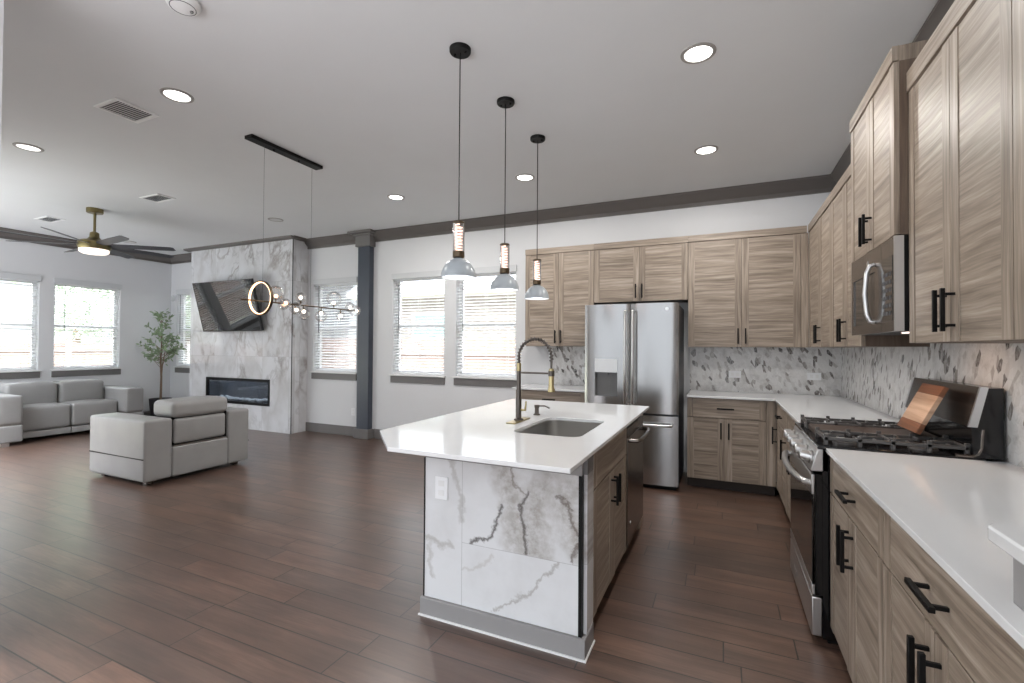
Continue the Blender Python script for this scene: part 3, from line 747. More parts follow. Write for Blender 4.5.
t = thing('raised_bar', 'small raised white ledge on a grey wall, right photo edge', 'bar ledge', (.78, .7, .914))
MB().box(.48, XR-.013, .25, 1.15, .9145, 1.022).build('support_wall', 'bar', t)
def ledge_poly():
    r = .03; p = [(XR-.013, .22), (XR-.013, 1.168)]
    p += [(.443+r-r*math.sin(a), 1.168-r+r*math.cos(a)) for a in [k*PI/16 for k in range(9)]]
    return p+[(.443, .22)]
MB().prism(ledge_poly(), 1.022, 1.05, ax=2).build('ledge_top', 'quartz', t, bevel=.004, seg=2)

# ================================================================== ISLAND
isl = thing('kitchen_island', 'kitchen island with marble end panel and wooden doors', 'kitchen island', (-.98, 2.9, 0))
mb = MB(); mb.box(-1.395, -.59, 2.05, 2.225, .0, .893); mb.box(-1.395, -1.09, 2.225, 3.79, .0, .893); mb.box(-1.09, -1.0, 3.04, 3.79, 0, .893); mb.box(-1.0, -.59, 2.225, 3.03, 0.1, .66)
mb.box(-1.0, -.572, 3.64, 3.79, .0, .893); mb.build('body', 'wood', isl)
tag(MB().box(-1.40, -.583, 2.03, 2.0495, .09, .80).build('end_panel', 'marble_is', isl), 'white marble panel with grey veins')
tag(MB().box(-1.403, -.57, 2.032, 2.0495, .80, .893).build('top_rail', 'bar', isl), 'grey strip under the counter')
MB().box(-.583, -.552, 2.06, 2.168, .09, .80).build('side_panel', 'marble_is', isl)
MB().box(-.583, -.552, 2.06, 2.168, .80, .893).build('corner_block', 'taupe', isl)
for a_ in ((-1.406, -1.40, 2.026, 2.05), (-.583, -.568, 2.026, 2.0598)): tag(MB().box(*a_, .09, .80).build('edge_strip', 'black', isl), 'black metal edge strip')
mb = MB(); mb.box(-1.415, -.548, 2.01, 2.0295, 0, .09); mb.box(-.57, -.548, 2.0295, 2.168, 0, .09)
tag(mb.build('baseboard', 'bar', isl, bevel=.003), 'grey baseboard wrapped round the end')
mb = MB(); mb.box(-1.42, -.541, 2.002, 2.0095, 0, .008); mb.box(-.5475, -.541, 2.0095, 2.17, 0, .008); tag(mb.build('shoe_moulding', 'white', isl), 'thin white shoe moulding')
mb = MB(); mb.box(-.99, -.63, 2.23, 3.0, 0, .0995); tag(mb.build('toe_kick', 'toe', isl), 'dark recessed toe kick')
fb = FB('i', -.55)
drawer(fb, isl, 2.17, 2.985, .705, .888, L=0)
door(fb, isl, 2.17, 2.577, .105, .70, 1, .60); door(fb, isl, 2.577, 2.985, .105, .70, -1, .60)
SX0, SX1, SY0, SY1 = -1.05, -.665, 2.31, 2.93
def rrect(x0, x1, y0, y1, r, n=6):
    p = []
    for cx, cy_, a in ((x1-r, y1-r, 0), (x0+r, y1-r, 90), (x0+r, y0+r, 180), (x1-r, y0+r, 270)):
        for k in range(n+1):
            t_ = math.radians(a+90*k/n); p.append((cx+r*math.cos(t_), cy_+r*math.sin(t_)))
    return p
top('countertop', 'white island countertop with clipped corner and sink cutout', [(-1.39, 1.712), (-.523, 1.705), (-.528, 3.82), (-1.705, 3.82), (-1.705, 2.035)], hole=rrect(SX0, SX1, SY0, SY1, .07))
# sink basin
mb = MB(); lv = [(0, .894), (-.002, .88), (.006, .72), (.04, .70)]
loops = []
for d, z in lv:
    pts = rrect(SX0-.004+d, SX1+.004-d, SY0-.004+d, SY1+.004-d, .07, 6)
    b = len(mb.v); mb.v += [(x, y, z) for x, y in pts]; loops.append((b, len(pts)))
for (a, n), (b, _) in zip(loops, loops[1:]):
    for k in range(n): mb.quadface((a+k, a+(k+1) % n, b+(k+1) % n, b+k), 0, True)
b, n = loops[-1]; mb.quadface([b+k for k in range(n)])
sk = mb.build('kitchen_sink', 'sink'); tag(sk, 'stainless undermount sink set in the island countertop', 'sink')
MB().lathe([(.045, .7015), (.038, .704), (.012, .702), (.0005, .702)], ((SX0+SX1)/2, (SY0+SY1)/2, 0)).build('drain', 'bright', sk)
# faucet
fc = thing('kitchen_faucet', 'tall spring-coil gunmetal and gold faucet on the island', 'faucet', (-1.155, 2.67, .914))
fx, fy = -1.155, 2.67
tag(MB().box(fx-.03, fx+.03, fy-.125, fy+.125, .9145, .921).build('base_plate', 'gold', fc, bevel=.003), 'gold deck plate')
MB().lathe([(.03, .92), (.03, .928), (.018, .935), (.018, 1.05), (.014, 1.06), (.0125, 1.225), (.0005, 1.225)], (fx, fy, 0), 20).build('column', 'gun', fc)
tag(MB().lathe([(.0145, 1.225), (.0145, 1.27), (.012, 1.275)], (fx, fy, 0), 20).build('collar', 'gold', fc), 'gold collar')
arc = []
for k in range(33):
    a = PI*(1-k/32); arc.append((fx+.107+.107*math.cos(a), fy, 1.31+.115*math.sin(a)))
hose = [(fx, fy, 1.27)]+arc+[(fx+.214, fy, 1.24)]
MB().tube(hose, .007, 8).build('hose', 'gun', fc)
tot = 20; pts = []
def along(tt):
    L = [0]
    for i in range(1, len(hose)): L.append(L[-1]+(Vector(hose[i])-Vector(hose[i-1])).length)
    d = tt*L[-1]
    for i in range(1, len(hose)):
        if d <= L[i]+1e-9:
            f = (d-L[i-1])/max(1e-9, L[i]-L[i-1]); p = Vector(hose[i-1]).lerp(Vector(hose[i]), f); return p, (Vector(hose[i])-Vector(hose[i-1])).normalized()
    return Vector(hose[-1]), Vector((0, 0, -1))
for k in range(tot*10+1):
    p, tg = along(k/(tot*10)*.9); a = 2*PI*k/10; s1 = Vector((0, 1, 0)); s2 = tg.cross(s1)
    pts.append(p+s1*math.cos(a)*.0115+s2*math.sin(a)*.0115)
MB().tube(pts, .003, 5).build('spring', 'gun', fc)
MB().cyl((fx, fy, 1.215), (fx+.214, fy, 1.215), .006, 10).build('support_arm', 'gun', fc)
mb = MB(); mb.lathe([(.019, -.016), (.019, .016)], (fx+.214, fy, 1.215), 16); mb.build('holder_ring', 'gun', fc)
tag(MB().lathe([(.012, 1.245), (.016, 1.235), (.016, 1.14), (.021, 1.12), (.022, 1.105), (.0005, 1.105)], (fx+.214, fy, 0), 18).build('spray_head', 'gold', fc), 'gold spray head')
MB().tube([(fx, fy, .985), (fx+.045, fy-.0, .985), (fx+.05, fy, 1.04)], [.008, .008, .005], 8).build('lever', 'gold', fc)
sd = thing('soap_dispenser', 'small dark soap dispenser on the island behind the sink', 'soap dispenser', (-1.15, 2.97, .914))
MB().lathe([(.024, .9145), (.022, .921), (.014, .924), (.014, .96), (.017, .965), (.017, .982), (.0005, .982)], (-1.15, 2.97, 0), 16).build('body', 'gun', sd)
MB().tube([(-1.15, 2.97, .975), (-1.09, 2.965, .978), (-1.055, 2.96, .966)], .005, 8).build('spout', 'gun', sd)
# dishwasher
dw = thing('dishwasher', 'dark stainless dishwasher built into the island', 'dishwasher', (-.77, 3.32, 0))
MB().box(-.985, -.575, 3.035, 3.635, .10, .86).build('body', 'black', dw)
MB().box(-.575, -.545, 3.0, 3.635, .115, .80).build('door', 'darksteel', dw, bevel=.004)
MB().box(-.575, -.547, 3.0, 3.635, .804, .862).build('control_panel', 'darksteel', dw, bevel=.003)
mb = MB(); mb.tube([(-.545, 3.06, .775), (-.50, 3.07, .775), (-.488, 3.12, .775), (-.483, 3.32, .775), (-.488, 3.52, .775), (-.50, 3.57, .775), (-.545, 3.58, .775)], .013, 10); mb.build('handle', 'darksteel', dw)
MB().box(-.62, -.60, 3.04, 3.63, 0.0, .0995).build('kick_plate', 'black', dw)
tag(MB().lathe([(.0005, 0), (.012, 0), (.012, .003), (.0005, .003)], (-.545, 3.10, .24), 14, ax=0).build('badge', 'bright', dw), 'small round metal badge')

# outlets
def outlet(label, orient, u, z, w=.075, h=.115, front=None, gang=1):
    def P(mb, u0, u1, d0, d1, z0, z1):
        if orient == 'y': mb.box(u0, u1, front-d0, front-d1, z0, z1)
        else: mb.box(front-d0, front-d1, u0, u1, z0, z1)
    loc = (u, front, z) if orient == 'y' else (front, u, z)
    t = thing('wall_outlet', label, 'outlet', loc, 'white wall outlets')
    mb = MB(); P(mb, u-w/2, u+w/2, 0.0005, .006, z-h/2, z+h/2); mb.build('cover_plate', 'vinyl', t, bevel=.002)
    for s in (-1, 1):
        mb = MB()
        if h > w: P(mb, u-.017, u+.017, .006, .008, z+s*.024-.014, z+s*.024+.014)
        else: P(mb, u+s*.024-.014, u+s*.024+.014, .006, .008, z-.017, z+.017)
        mb.build('socket', 'white', t, bevel=.001)
outlet('white outlet on the marble end of the island', 'y', -1.30, .655, front=2.03)
outlet('white outlet low on the wall between window and slate column', 'y', -5.16, .37, front=YB)
outlet('horizontal white outlet on the mosaic, nearest the fridge on its right', 'y', .12, 1.10, .12, .075, YB-.012)
outlet('horizontal white outlet on the mosaic near the back corner', 'y', .84, 1.10, .12, .075, YB-.012)
outlet('horizontal white outlet on the mosaic left of the fridge', 'y', -1.50, 1.10, .12, .075, YB-.012)
tag(MB().lathe([(.0005, 0), (.055, 0), (.06, -.012), (.05, -.03), (.0005, -.032)], (-9.70, YB, 2.28), 24, ax=1).build('door_chime', 'valance', loc=(-9.70, YB, 2.28)), 'small round white wall sensor above the corner tree', 'sensor')

# ================================================================== FRIDGE
fr = thing('refrigerator', 'stainless french door fridge with water dispenser', 'refrigerator', (-.845, 5.1, 0))
X0, X1, YFr = -1.305, -.385, 4.72
MB().box(X0+.01, X1-.005, YFr+.075, 5.50, .03, 1.80).build('body', 'darkgrey', fr)
def curved(mb, x0, x1, z0, z1, yf, depth=.07, bow=.03, n=16):
    poly = []
    for k in range(n+1):
        u = k/n; e = min(1, min(u, 1-u)*12)
        poly.append((x0+(x1-x0)*u, yf+bow*(2*u-1)**2*.6+.008*(1-e)))
    poly += [(x1, yf+depth), (x0, yf+depth)]
    b = len(mb.v); m = len(poly)
    for z in (z0, z1): mb.v += [(x, y, z) for x, y in poly]
    for i in range(m):
        j = (i+1) % m; mb.quadface((b+i, b+j, b+m+j, b+m+i), 0, i < n)
    mb.quadface([b+i for i in range(m)][::-1]); mb.quadface([b+m+i for i in range(m)])
    return mb
xm = -.842
# left door with dispenser recess: built of panels around the opening
dx0, dx1, dz0, dz1 = -1.195, -.965, .885, 1.125
def bowed(mb, a0, a1, x0, x1, z0, z1, yf, depth=.07, bow=.03, n=8):
    def yy(x):
        u = (x-a0)/(a1-a0); return yf+bow*(2*u-1)**2*.6+.008*(1-min(1, min(u, 1-u)*12))
    xs = [x0+(x1-x0)*k/n for k in range(n+1)]
    poly = [(x, yy(x)) for x in xs]+[(x1, yf+depth), (x0, yf+depth)]
    b = len(mb.v); m = len(poly)
    for z in (z0, z1): mb.v += [(x, y, z) for x, y in poly]
    for i in range(m):
        k = (i+1) % m; mb.quadface((b+i, b+k, b+m+k, b+m+i), 0, i < n)
    mb.quadface([b+i for i in range(m)][::-1]); mb.quadface([b+m+i for i in range(m)])
    return mb
lx = xm-.003; dl = MB()
bowed(dl, X0, lx, X0, dx0, .735, 1.815, YFr); bowed(dl, X0, lx, dx1, lx, .735, 1.815, YFr)
bowed(dl, X0, lx, dx0, dx1, 1.262, 1.815, YFr); bowed(dl, X0, lx, dx0, dx1, .735, dz0, YFr)
dl.box(dx0, dx1, YFr+.062, YFr+.07, dz0, 1.262)
dl = dl.build('left_door', 'steel', fr)
ds = MB().box(dx0+.001, dx1-.001, YFr-.001, YFr+.03, dz1, 1.2615).build('dispenser', 'steelh', dl)
mb = MB(); mb.box(dx0, dx1, YFr+.055, YFr+.062, dz0, dz1); mb.box(dx0, dx0+.006, YFr+.01, YFr+.06, dz0, dz1); mb.box(dx1-.006, dx1, YFr+.01, YFr+.06, dz0, dz1); mb.box(dx0+.09, dx0+.13, YFr+.02, YFr+.055, dz1-.03, dz1); mb.box(dx0+.12, dx0+.165, YFr+.045, YFr+.05, dz0+.06, dz1-.03)
mb.build('dispenser_recess', 'recess', dl)
dr = curved(MB(), xm+.003, X1, .735, 1.815, YFr).build('right_door', 'steel', fr)
fz = curved(MB(), X0, X1, .045, .715, YFr).build('freezer_drawer', 'steel', fr)
for x, p in ((xm-.04, dl), (xm+.035, dr)):
    mb = MB(); mb.tube([(x, YFr, 1.74), (x, YFr-.045, 1.74), (x, YFr-.055, 1.71), (x, YFr-.055, .86), (x, YFr-.045, .83), (x, YFr, .83)], .012, 10); mb.build('handle', 'bright', p)
mb = MB(); mb.tube([(X0+.06, YFr+.01, .63), (X0+.06, YFr-.045, .63), (X0+.09, YFr-.055, .63), (X1-.09, YFr-.055, .63), (X1-.06, YFr-.045, .63), (X1-.06, YFr+.01, .63)], .013, 10); mb.build('handle', 'bright', fz)
tag(MB().lathe([(.0005, 0), (.016, 0), (.016, -.003), (.0005, -.003)], (-.49, YFr+.003, 1.755), 16, ax=1).build('badge', 'bright', dr), 'small round metal badge')
MB().box(X0+.02, X1-.02, YFr+.06, 5.45, 0, .045).build('base_grille', 'black', fr)

# ================================================================== MICROWAVE
mw = thing('microwave', 'stainless over-the-range microwave with curved handle', 'microwave', (.88, 2.985, 1.45))
MB().box(.735, XR-.014, 2.605, 3.367, 1.455, 1.882).build('body', 'black', mw)
for a_ in ((2.602, 2.612), (3.36, 3.37)): tag(MB().box(.700, .735, *a_, 1.455, 1.882).build('side_trim', 'steelh', mw), 'bright steel side trim')
dm = MB(); dm.box(.700, .735, 2.795, 3.36, 1.765, 1.882); dm.box(.700, .735, 2.795, 3.36, 1.455, 1.505); dm.box(.700, .735, 3.32, 3.36, 1.505, 1.765); dm.box(.700, .735, 2.795, 2.90, 1.505, 1.765)
dm = dm.build('door', 'darksteel', mw)
MB().box(.706, .734, 2.90, 3.32, 1.505, 1.765).build('door_glass', 'ovenglass', dm)
mb = MB(); mb.tube([(.70, 2.90, 1.80), (.68, 2.902, 1.795), (.668, 2.904, 1.76), (.660, 2.906, 1.655), (.668, 2.904, 1.55), (.68, 2.902, 1.515), (.70, 2.90, 1.51)], .011, 10); mb.build('handle', 'bright', dm)
cp = MB().box(.700, .735, 2.612, 2.792, 1.455, 1.882).build('control_panel', 'darksteel', mw)
MB().box(.698, .7, 2.625, 2.78, 1.505, 1.80).build('touch_panel', 'ovenglass', cp)
mb = MB()
for r0 in range(6):
    for c0 in range(3): mb.box(.6968, .698, 2.64+c0*.045, 2.67+c0*.045, 1.53+r0*.036, 1.548+r0*.036)
mb.build('button', 'darkgrey', cp)
tag(MB().lathe([(.0005, 0), (.013, 0), (.013, -.002), (.0005, -.002)], (.70, 3.02, 1.825), 16, ax=0).build('badge', 'bright', dm), 'small round metal badge')
tag(MB().box(.78, .84, 2.66, 2.80, 1.449, 1.4545).build('cooktop_lamp', 'glow', mw), 'lit cooktop lamp under the microwave')
lt = bpy.data.lights.new('microwave_lamp', 'AREA'); lt.energy = .5; lt.size = .08; lt.color = (1, .62, .38)
lo = bpy.data.objects.new('microwave_lamp', lt); C.objects.link(lo); lo.location = (.81, 2.73, 1.445)

# ================================================================== RANGE
RY0, RY1 = 2.585, 3.345
rg = thing('gas_range', 'stainless and black gas range between the counters', 'range', (.72, 2.965, 0))
mb = MB(); mb.box(.425, 1.04, RY0, RY1, .03, .905); mb.build('body', 'gloss', rg)
mb = MB()
for y in (RY0+.05, RY1-.05): mb.box(.45, .99, y-.02, y+.02, 0, .0298)
mb.build('foot', 'black', rg)
dwr = MB().box(.380, .4245, RY0+.003, RY1-.003, .035, .215).build('storage_drawer', 'steelh', rg, bevel=.006)
mb = MB(); mb.box(.3785, .3800, 3.06, 3.17, .10, .125); tag(mb.build('badge', 'bright', dwr), 'small bright metal nameplate')
od = MB(); od.prism([(.225, .380), (.275, .380), (.275, .389), (.69, .389), (.69, .380), (.785, .380), (.785, .396), (.225, .396)], RY0+.003, RY1-.003, ax=1)
od = od.build('oven_door', 'steelh', rg, bevel=.004)
MB().box(.3965, .4245, RY0+.003, RY1-.003, .225, .785).build('door_core', 'gloss', od)
MB().box(.382, .3885, RY0+.003, RY1-.003, .2755, .6895).build('oven_glass', 'ovenglass', od)
mb = MB(); mb.tube([(.38, 2.63, .735), (.355, 2.625, .74), (.345, 2.66, .74), (.328, 2.80, .738), (.322, 2.965, .737), (.328, 3.13, .738), (.345, 3.27, .74), (.355, 3.305, .74), (.38, 3.30, .735)], .016, 10); mb.build('handle', 'steelh', od)
cpn = MB().prism([(.80, .375), (.80, .45), (.905, .45), (.905, .405)], RY0, RY1, ax=1).build('control_panel', 'steelh', rg, bevel=.004)
for i in range(5):
    y = 2.66+i*.1525; c = Vector((.389, y, .853)); nrm = Vector((-.98, 0, .18)).normalized()
    kb = MB().tube([c, c+nrm*.006, c+nrm*.008, c+nrm*.046, c+nrm*.050], [.033, .033, .027, .024, .020], 18)
    kb.box(c.x-.048, c.x-.012, y-.004, y+.004, .848, .888)
    kb.build('knob', 'bright', rg)
ctp = MB(); ctp.box(.405, 1.0, RY0, RY1, .905, .922); ctp.build('cooktop', 'gloss', rg, bevel=.004)
for i, (cx, cy_) in enumerate(((.54, 2.71), (.83, 2.71), (.54, 3.22), (.83, 3.22))):
    MB().lathe([(.055, .922), (.05, .932), (.035, .934), (.035, .942), (.0005, .943)], (cx, cy_, 0), 20).build('burner_cap', 'iron', rg)
def grate(y0, y1):
    mb = MB(); x0, x1, z0, z1 = .435, .955, .946, .962; w = .014
    mb.box(x0, x1, y0, y0+w, z0, z1); mb.box(x0, x1, y1-w, y1, z0, z1)
    mb.box(x0, x0+w, y0+w, y1-w, z0, z1); mb.box(x1-w, x1, y0+w, y1-w, z0, z1); xm_ = (x0+x1)/2
    mb.box(xm_-w/2, xm_+w/2, y0+w, y1-w, z0, z1)
    for cx in ((x0+xm_)/2, (x1+xm_)/2):
        yc = (y0+y1)/2
        mb.box(cx-.005, cx+.005, y0+w, yc-.03, z0, z1); mb.box(cx-.005, cx+.005, yc+.03, y1-w, z0, z1)
        for s in (-1, 1): mb.box(cx+s*.125, cx+s*.03, yc-.005, yc+.005, z0, z1)
        for dx in (-.07, .07):
            mb.box(cx+dx-.005, cx+dx+.005, y0+w, y0+.05, z0, z1); mb.box(cx+dx-.005, cx+dx+.005, y1-.05, y1-w, z0, z1)
    for x in (x0, x0+.13, xm_-w/2, x1-.14, x1-w):
        for y in (y0, y1-w): mb.box(x-.002, x+w+.002, y, y+w, .9225, z1+.013)
    mb.build('grate', 'iron', rg, bevel=.002, seg=1)
grate(2.605, 2.83); grate(3.10, 3.325)
gd = MB(); gd.box(.44, .95, 2.84, 3.09, .9225, .955); gd.build('griddle', 'griddle', rg, bevel=.006)
# backguard: side profile in x-z
bgd = MB().prism([(.922, 1.055), (.922, .96), (1.05, .952), (1.045, .97), (1.212, .99), (1.215, 1.055)], RY0+.001, RY1-.001, ax=1).build('back_guard', 'gloss', rg)
mb = MB(); b = 0
mb.prism([(1.05, .944), (1.05, .968), (1.212, 1.002), (1.217, .984)], RY0+.012, RY1-.012, ax=1); fp = mb.build('guard_face', 'darksteel', bgd)
for a_ in (RY0, RY1-.012): tag(MB().prism([(1.048, .942), (1.048, .972), (1.216, 1.008), (1.218, .982)], a_, a_+.012, ax=1).build('guard_trim', 'bright', bgd), 'bright metal end trim')
for y in (RY0+.004, RY1-.004): MB().tube([(.90, y, .926), (.955, y, .926), (.975, y, .935), (.985, y, .96), (.99, y, 1.04)], .0065, 6).build('lip', 'darksteel', rg)
# cutting board leaning on the guard
cb_ = thing('cutting_board', 'maple and walnut cutting board leaning on the range guard', 'cutting board', (.88, 2.87, .96))
def lean(mb, w0, w1, t0, t1, l0, l1, grain=1):
    """board frame: w along y, l up the slope, t thickness"""
    p0 = Vector((.832, 0, .978)); p1 = Vector((.936, 0, 1.196)); e = (p1-p0).normalized(); n = Vector((-e.z, 0, e.x)); b = len(mb.v)
    for w in (w0, w1):
        for t_ in (t0, t1):
            for l in (l0, l1):
                q = p0+e*l+n*t_; mb.v.append((q.x, w, q.z))
    for q in ((0, 1, 3, 2), (4, 6, 7, 5), (0, 4, 5, 1), (2, 3, 7, 6), (0, 2, 6, 4), (1, 5, 7, 3)):
        uvs = [(mb.v[b+i][1], mb.v[b+i][2]) for i in q]; mb.quadface([b+i for i in q], 0, False, uvs)
LB = .243
mb = MB(); lean(mb, 2.745, 3.0, 0, .02, .05, LB-.05); mb.build('middle_panel', 'maple', cb_, bevel=.002)
for a, b_ in ((0, .05), (LB-.05, LB)):
    mb = MB(); lean(mb, 2.745, 3.0, 0, .02, a, b_); tag(mb.build('end_strip', 'walnut', cb_, bevel=.002), 'dark walnut end strip')

# ================================================================== CEILING FIXTURES
LP = [(-.13, 2.90, 1), (-3.42, 1.96, 1), (-5.52, 1.96, .35), (-.13, 4.35, 1), (-1.82, 4.33, 1), (-3.42, 4.32, 1), (-5.54, 4.45, 0), (-9.0, 4.45, 0)]
lab = ['lit recessed light in the kitchen ceiling, nearest the cabinets', 'lit recessed light beside the large ceiling vent', 'dim recessed light at the left photo edge', 'lit recessed light in the kitchen ceiling before the back cabinets', 'lit recessed light between the two farther pendants', 'lit recessed light left of the nearest pendant cord', 'unlit recessed light above the glass-globe chandelier', 'unlit recessed light beyond the ceiling fan']
for (x, y, on), lb in zip(LP, lab):
    t = thing('recessed_light', lb, 'ceiling light', (x, y, ZC-.012), 'round recessed ceiling lights')
    MB().lathe([(.098, ZC-.0005), (.096, ZC-.006), (.078, ZC-.008), (.076, ZC-.004)], (x, y, 0), 32).build('trim_ring', 'ring', t)
    MB().lathe([(.076, ZC-.0045), (.0005, ZC-.0045)], (x, y, 0), 32).build('lens', 'lens' if on == 1 else ('lensdim' if on else 'lensoff'), t)
    if on:
        l = bpy.data.lights.new('recessed_lamp', 'AREA'); l.shape = 'DISK'; l.size = .14; l.energy = LAMP*on; l.color = (1, .97, .93)
        lo = bpy.data.objects.new('recessed_lamp', l); C.objects.link(lo); lo.location = (x, y, ZC-.012); lo.parent = None
def vent(x, y, w, h, lb):
    t = thing('ceiling_vent', lb, 'air vent', (x, y, ZC-.012), 'white ceiling air vents')
    mb = MB(); w2, h2 = w/2, h/2
    for a in ((-w2, w2, -h2, -h2+.025), (-w2, w2, h2-.025, h2), (-w2, -w2+.025, -h2+.025, h2-.025), (w2-.025, w2, -h2+.025, h2-.025)):
        mb.box(x+a[0], x+a[1], y+a[2], y+a[3], ZC-.010, ZC-.0005)
    mb.build('frame', 'white', t, bevel=.002)
    MB().box(x-w2+.02, x+w2-.02, y-h2+.02, y+h2-.02, ZC-.0022, ZC-.0008).build('backing', 'darkgrey', t)
    n = max(4, int((h-.05)/.016)); mb = MB()
    for k in range(n):
        yy = y-h2+.03+(h-.06)*k/(n-1)
        mb.prism([(yy-.009, ZC-.010), (yy-.007, ZC-.0105), (yy+.006, ZC-.003), (yy+.004, ZC-.0025)], x-w2+.025, x+w2-.025, ax=0)
    mb.build('louvers', 'white', t)
vent(-3.98, 1.94, .28, .28, 'large square vent nearest the camera in the ceiling')
vent(-6.01, 3.25, .36, .2, 'ceiling vent between the fan and the chandelier canopy')
vent(-8.40, 3.21, .36, .2, 'farthest ceiling vent, left of the fan')
t = thing('smoke_detector', 'round white smoke detector at the top edge of the photo', 'smoke detector', (-2.44, 1.44, ZC-.04))
MB().lathe([(.075, ZC-.0005), (.077, ZC-.012), (.066, ZC-.03), (.03, ZC-.04), (.0005, ZC-.041)], (-2.46, 1.43, 0), 32).build('body', 'white', t)
MB().tube([(-2.46+.056*math.cos(a/16*2*PI), 1.43+.056*math.sin(a/16*2*PI), ZC-.0335) for a in range(16)], .0016, 6, closed=True).build('vent_slot', 'darkgrey', t)
MB().lathe([(.008, ZC-.043), (.008, ZC-.036)], (-2.44, 1.46, 0), 12).build('test_button', 'darkgrey', t)

# pendants
def pendant(y, lb):
    x = -1.38; t = thing('pendant_light', lb, 'pendant lamp', (x, y, 1.765), 'pendants over the island')
    cn = MB().lathe([(.0005, ZC-.0005), (.062, ZC-.0005), (.062, ZC-.018), (.058, ZC-.024), (.0005, ZC-.024)], (x, y, 0), 28).build('canopy', 'black', t)
    mb = MB()
    for s in (-1, 1): mb.lathe([(.007, ZC-.03), (.007, ZC-.024)], (x+s*.035, y, 0), 10)
    mb.build('screw_cap', 'black', cn)
    MB().cyl((x, y, 2.09), (x, y, ZC-.024), .0035, 8).build('cord', 'black', t)
    MB().lathe([(.0005, 2.09), (.03, 2.09), (.034, 2.086), (.034, 2.078)], (x, y, 0), 20).build('cap', 'bronze', t)
    pr = []
    z = 2.076
    while z > 1.915: pr += [(.034, z), (.0322, z-.004)]; z -= .008
    MB().lathe(pr, (x, y, 0), 24).build('glass_tube', 'tubeglass', t)
    mb = MB(); mb.tube([(x+.021*math.cos(a*.5), y+.021*math.sin(a*.5), 1.925+.00148*a) for a in range(100)], .0052, 6)
    tag(mb.build('filament', 'glow', t), 'glowing spiral filament')
    MB().lathe([(.034, 1.918), (.034, 1.885), (.026, 1.88), (.0005, 1.88)], (x, y, 0), 20).build('collar', 'bronze', t)
    out = [(.02, 1.881)]+[(.1*math.sin(a*PI/2/9), 1.768+.112*math.cos(a*PI/2/9)) for a in range(2, 10)]
    MB().lathe(out, (x, y, 0), 36).build('lamp_shade', 'shade', t)
    inn = [(.097*math.sin(a*PI/2/9), 1.7685+.106*math.cos(a*PI/2/9)) for a in range(0, 10)]; inn[0] = (.0005, inn[0][1])
    MB().lathe(inn+[(.1, 1.768)], (x, y, 0), 36).build('shade_lining', 'shadein', t)
    MB().lathe([(.090, 1.785), (.0005, 1.785)], (x, y, 0), 28).build('diffuser', 'pendlens', t)
pendant(2.31, 'pendant lamp nearest the camera over the island')
pendant(2.93, 'middle pendant lamp of the three over the island')
pendant(3.55, 'pendant lamp nearest the fridge over the island')

# chandelier
XC = -3.52
t = thing('chandelier', 'linear chandelier with glowing ring and clear glass globes', 'chandelier', (XC, 3.15, 1.60))
cn = MB().box(XC-.045, XC+.045, 2.56, 3.30, ZC-.03, ZC-.0005).build('canopy', 'black', t, bevel=.004)
mb = MB()
for y in (2.80, 3.06): mb.lathe([(.009, ZC-.04), (.009, ZC-.03)], (XC, y, 0), 10)
mb.build('screw_cap', 'black', cn)
for y in (2.71, 3.21): MB().cyl((XC, y, 1.75), (XC, y, ZC-.03), .0013, 6).build('suspension_wire', 'darkgrey', t)
MB().cyl((XC, 2.52, 1.745), (XC, 3.80, 1.745), .0065, 10).build('bar', 'bronze', t)
ring = [(XC+.142*math.cos(a/40*2*PI), 2.69, 1.77+.142*math.sin(a/40*2*PI)) for a in range(40)]
rg2 = MB().lathe([(.146, -.009), (.146, .009), (.136, .009), (.136, -.009), (.146, -.009)], (XC, 2.69, 1.77), 48, ax=1).build('ring', 'bronze', t)
tag(MB().lathe([(.1355, -.008), (.129, -.008), (.129, .008), (.1355, .008)], (XC, 2.69, 1.77), 48, ax=1).build('light_strip', 'amberglow', rg2), 'glowing inner strip')
for gx, gy, gz, gr in ((0, 2.84, 1.83, .062), (.05, 2.90, 1.745, .04), (-.05, 2.96, 1.74, .045), (.02, 3.03, 1.71, .055), (0, 3.10, 1.815, .048), (.01, 3.13, 1.665, .052), (0, 3.34, 1.66, .055), (0, 3.50, 1.845, .072), (0, 3.59, 1.68, .045), (.04, 3.68, 1.77, .05), (0, 3.79, 1.745, .058)):
    c = Vector((XC+gx, gy, gz)); b0 = Vector((XC, gy if gy < 3.75 else 3.76, 1.745)); d = (c-b0)
    d = d.normalized() if d.length > .02 else Vector((0, 1, 0))
    g = MB().sphere(c, gr, 22, 14).build('globe', 'globe', t)
    MB().tube([b0, b0+d*.02, b0+d*.022, b0+d*.04], [.004, .004, .007, .007], 10).build('socket', 'bronze', g)
    MB().sphere(b0+d*.056 if gr > .05 else c, .017, 12, 8).build('bulb', 'bulbw' if gy < 3.0 else 'bulb', g)

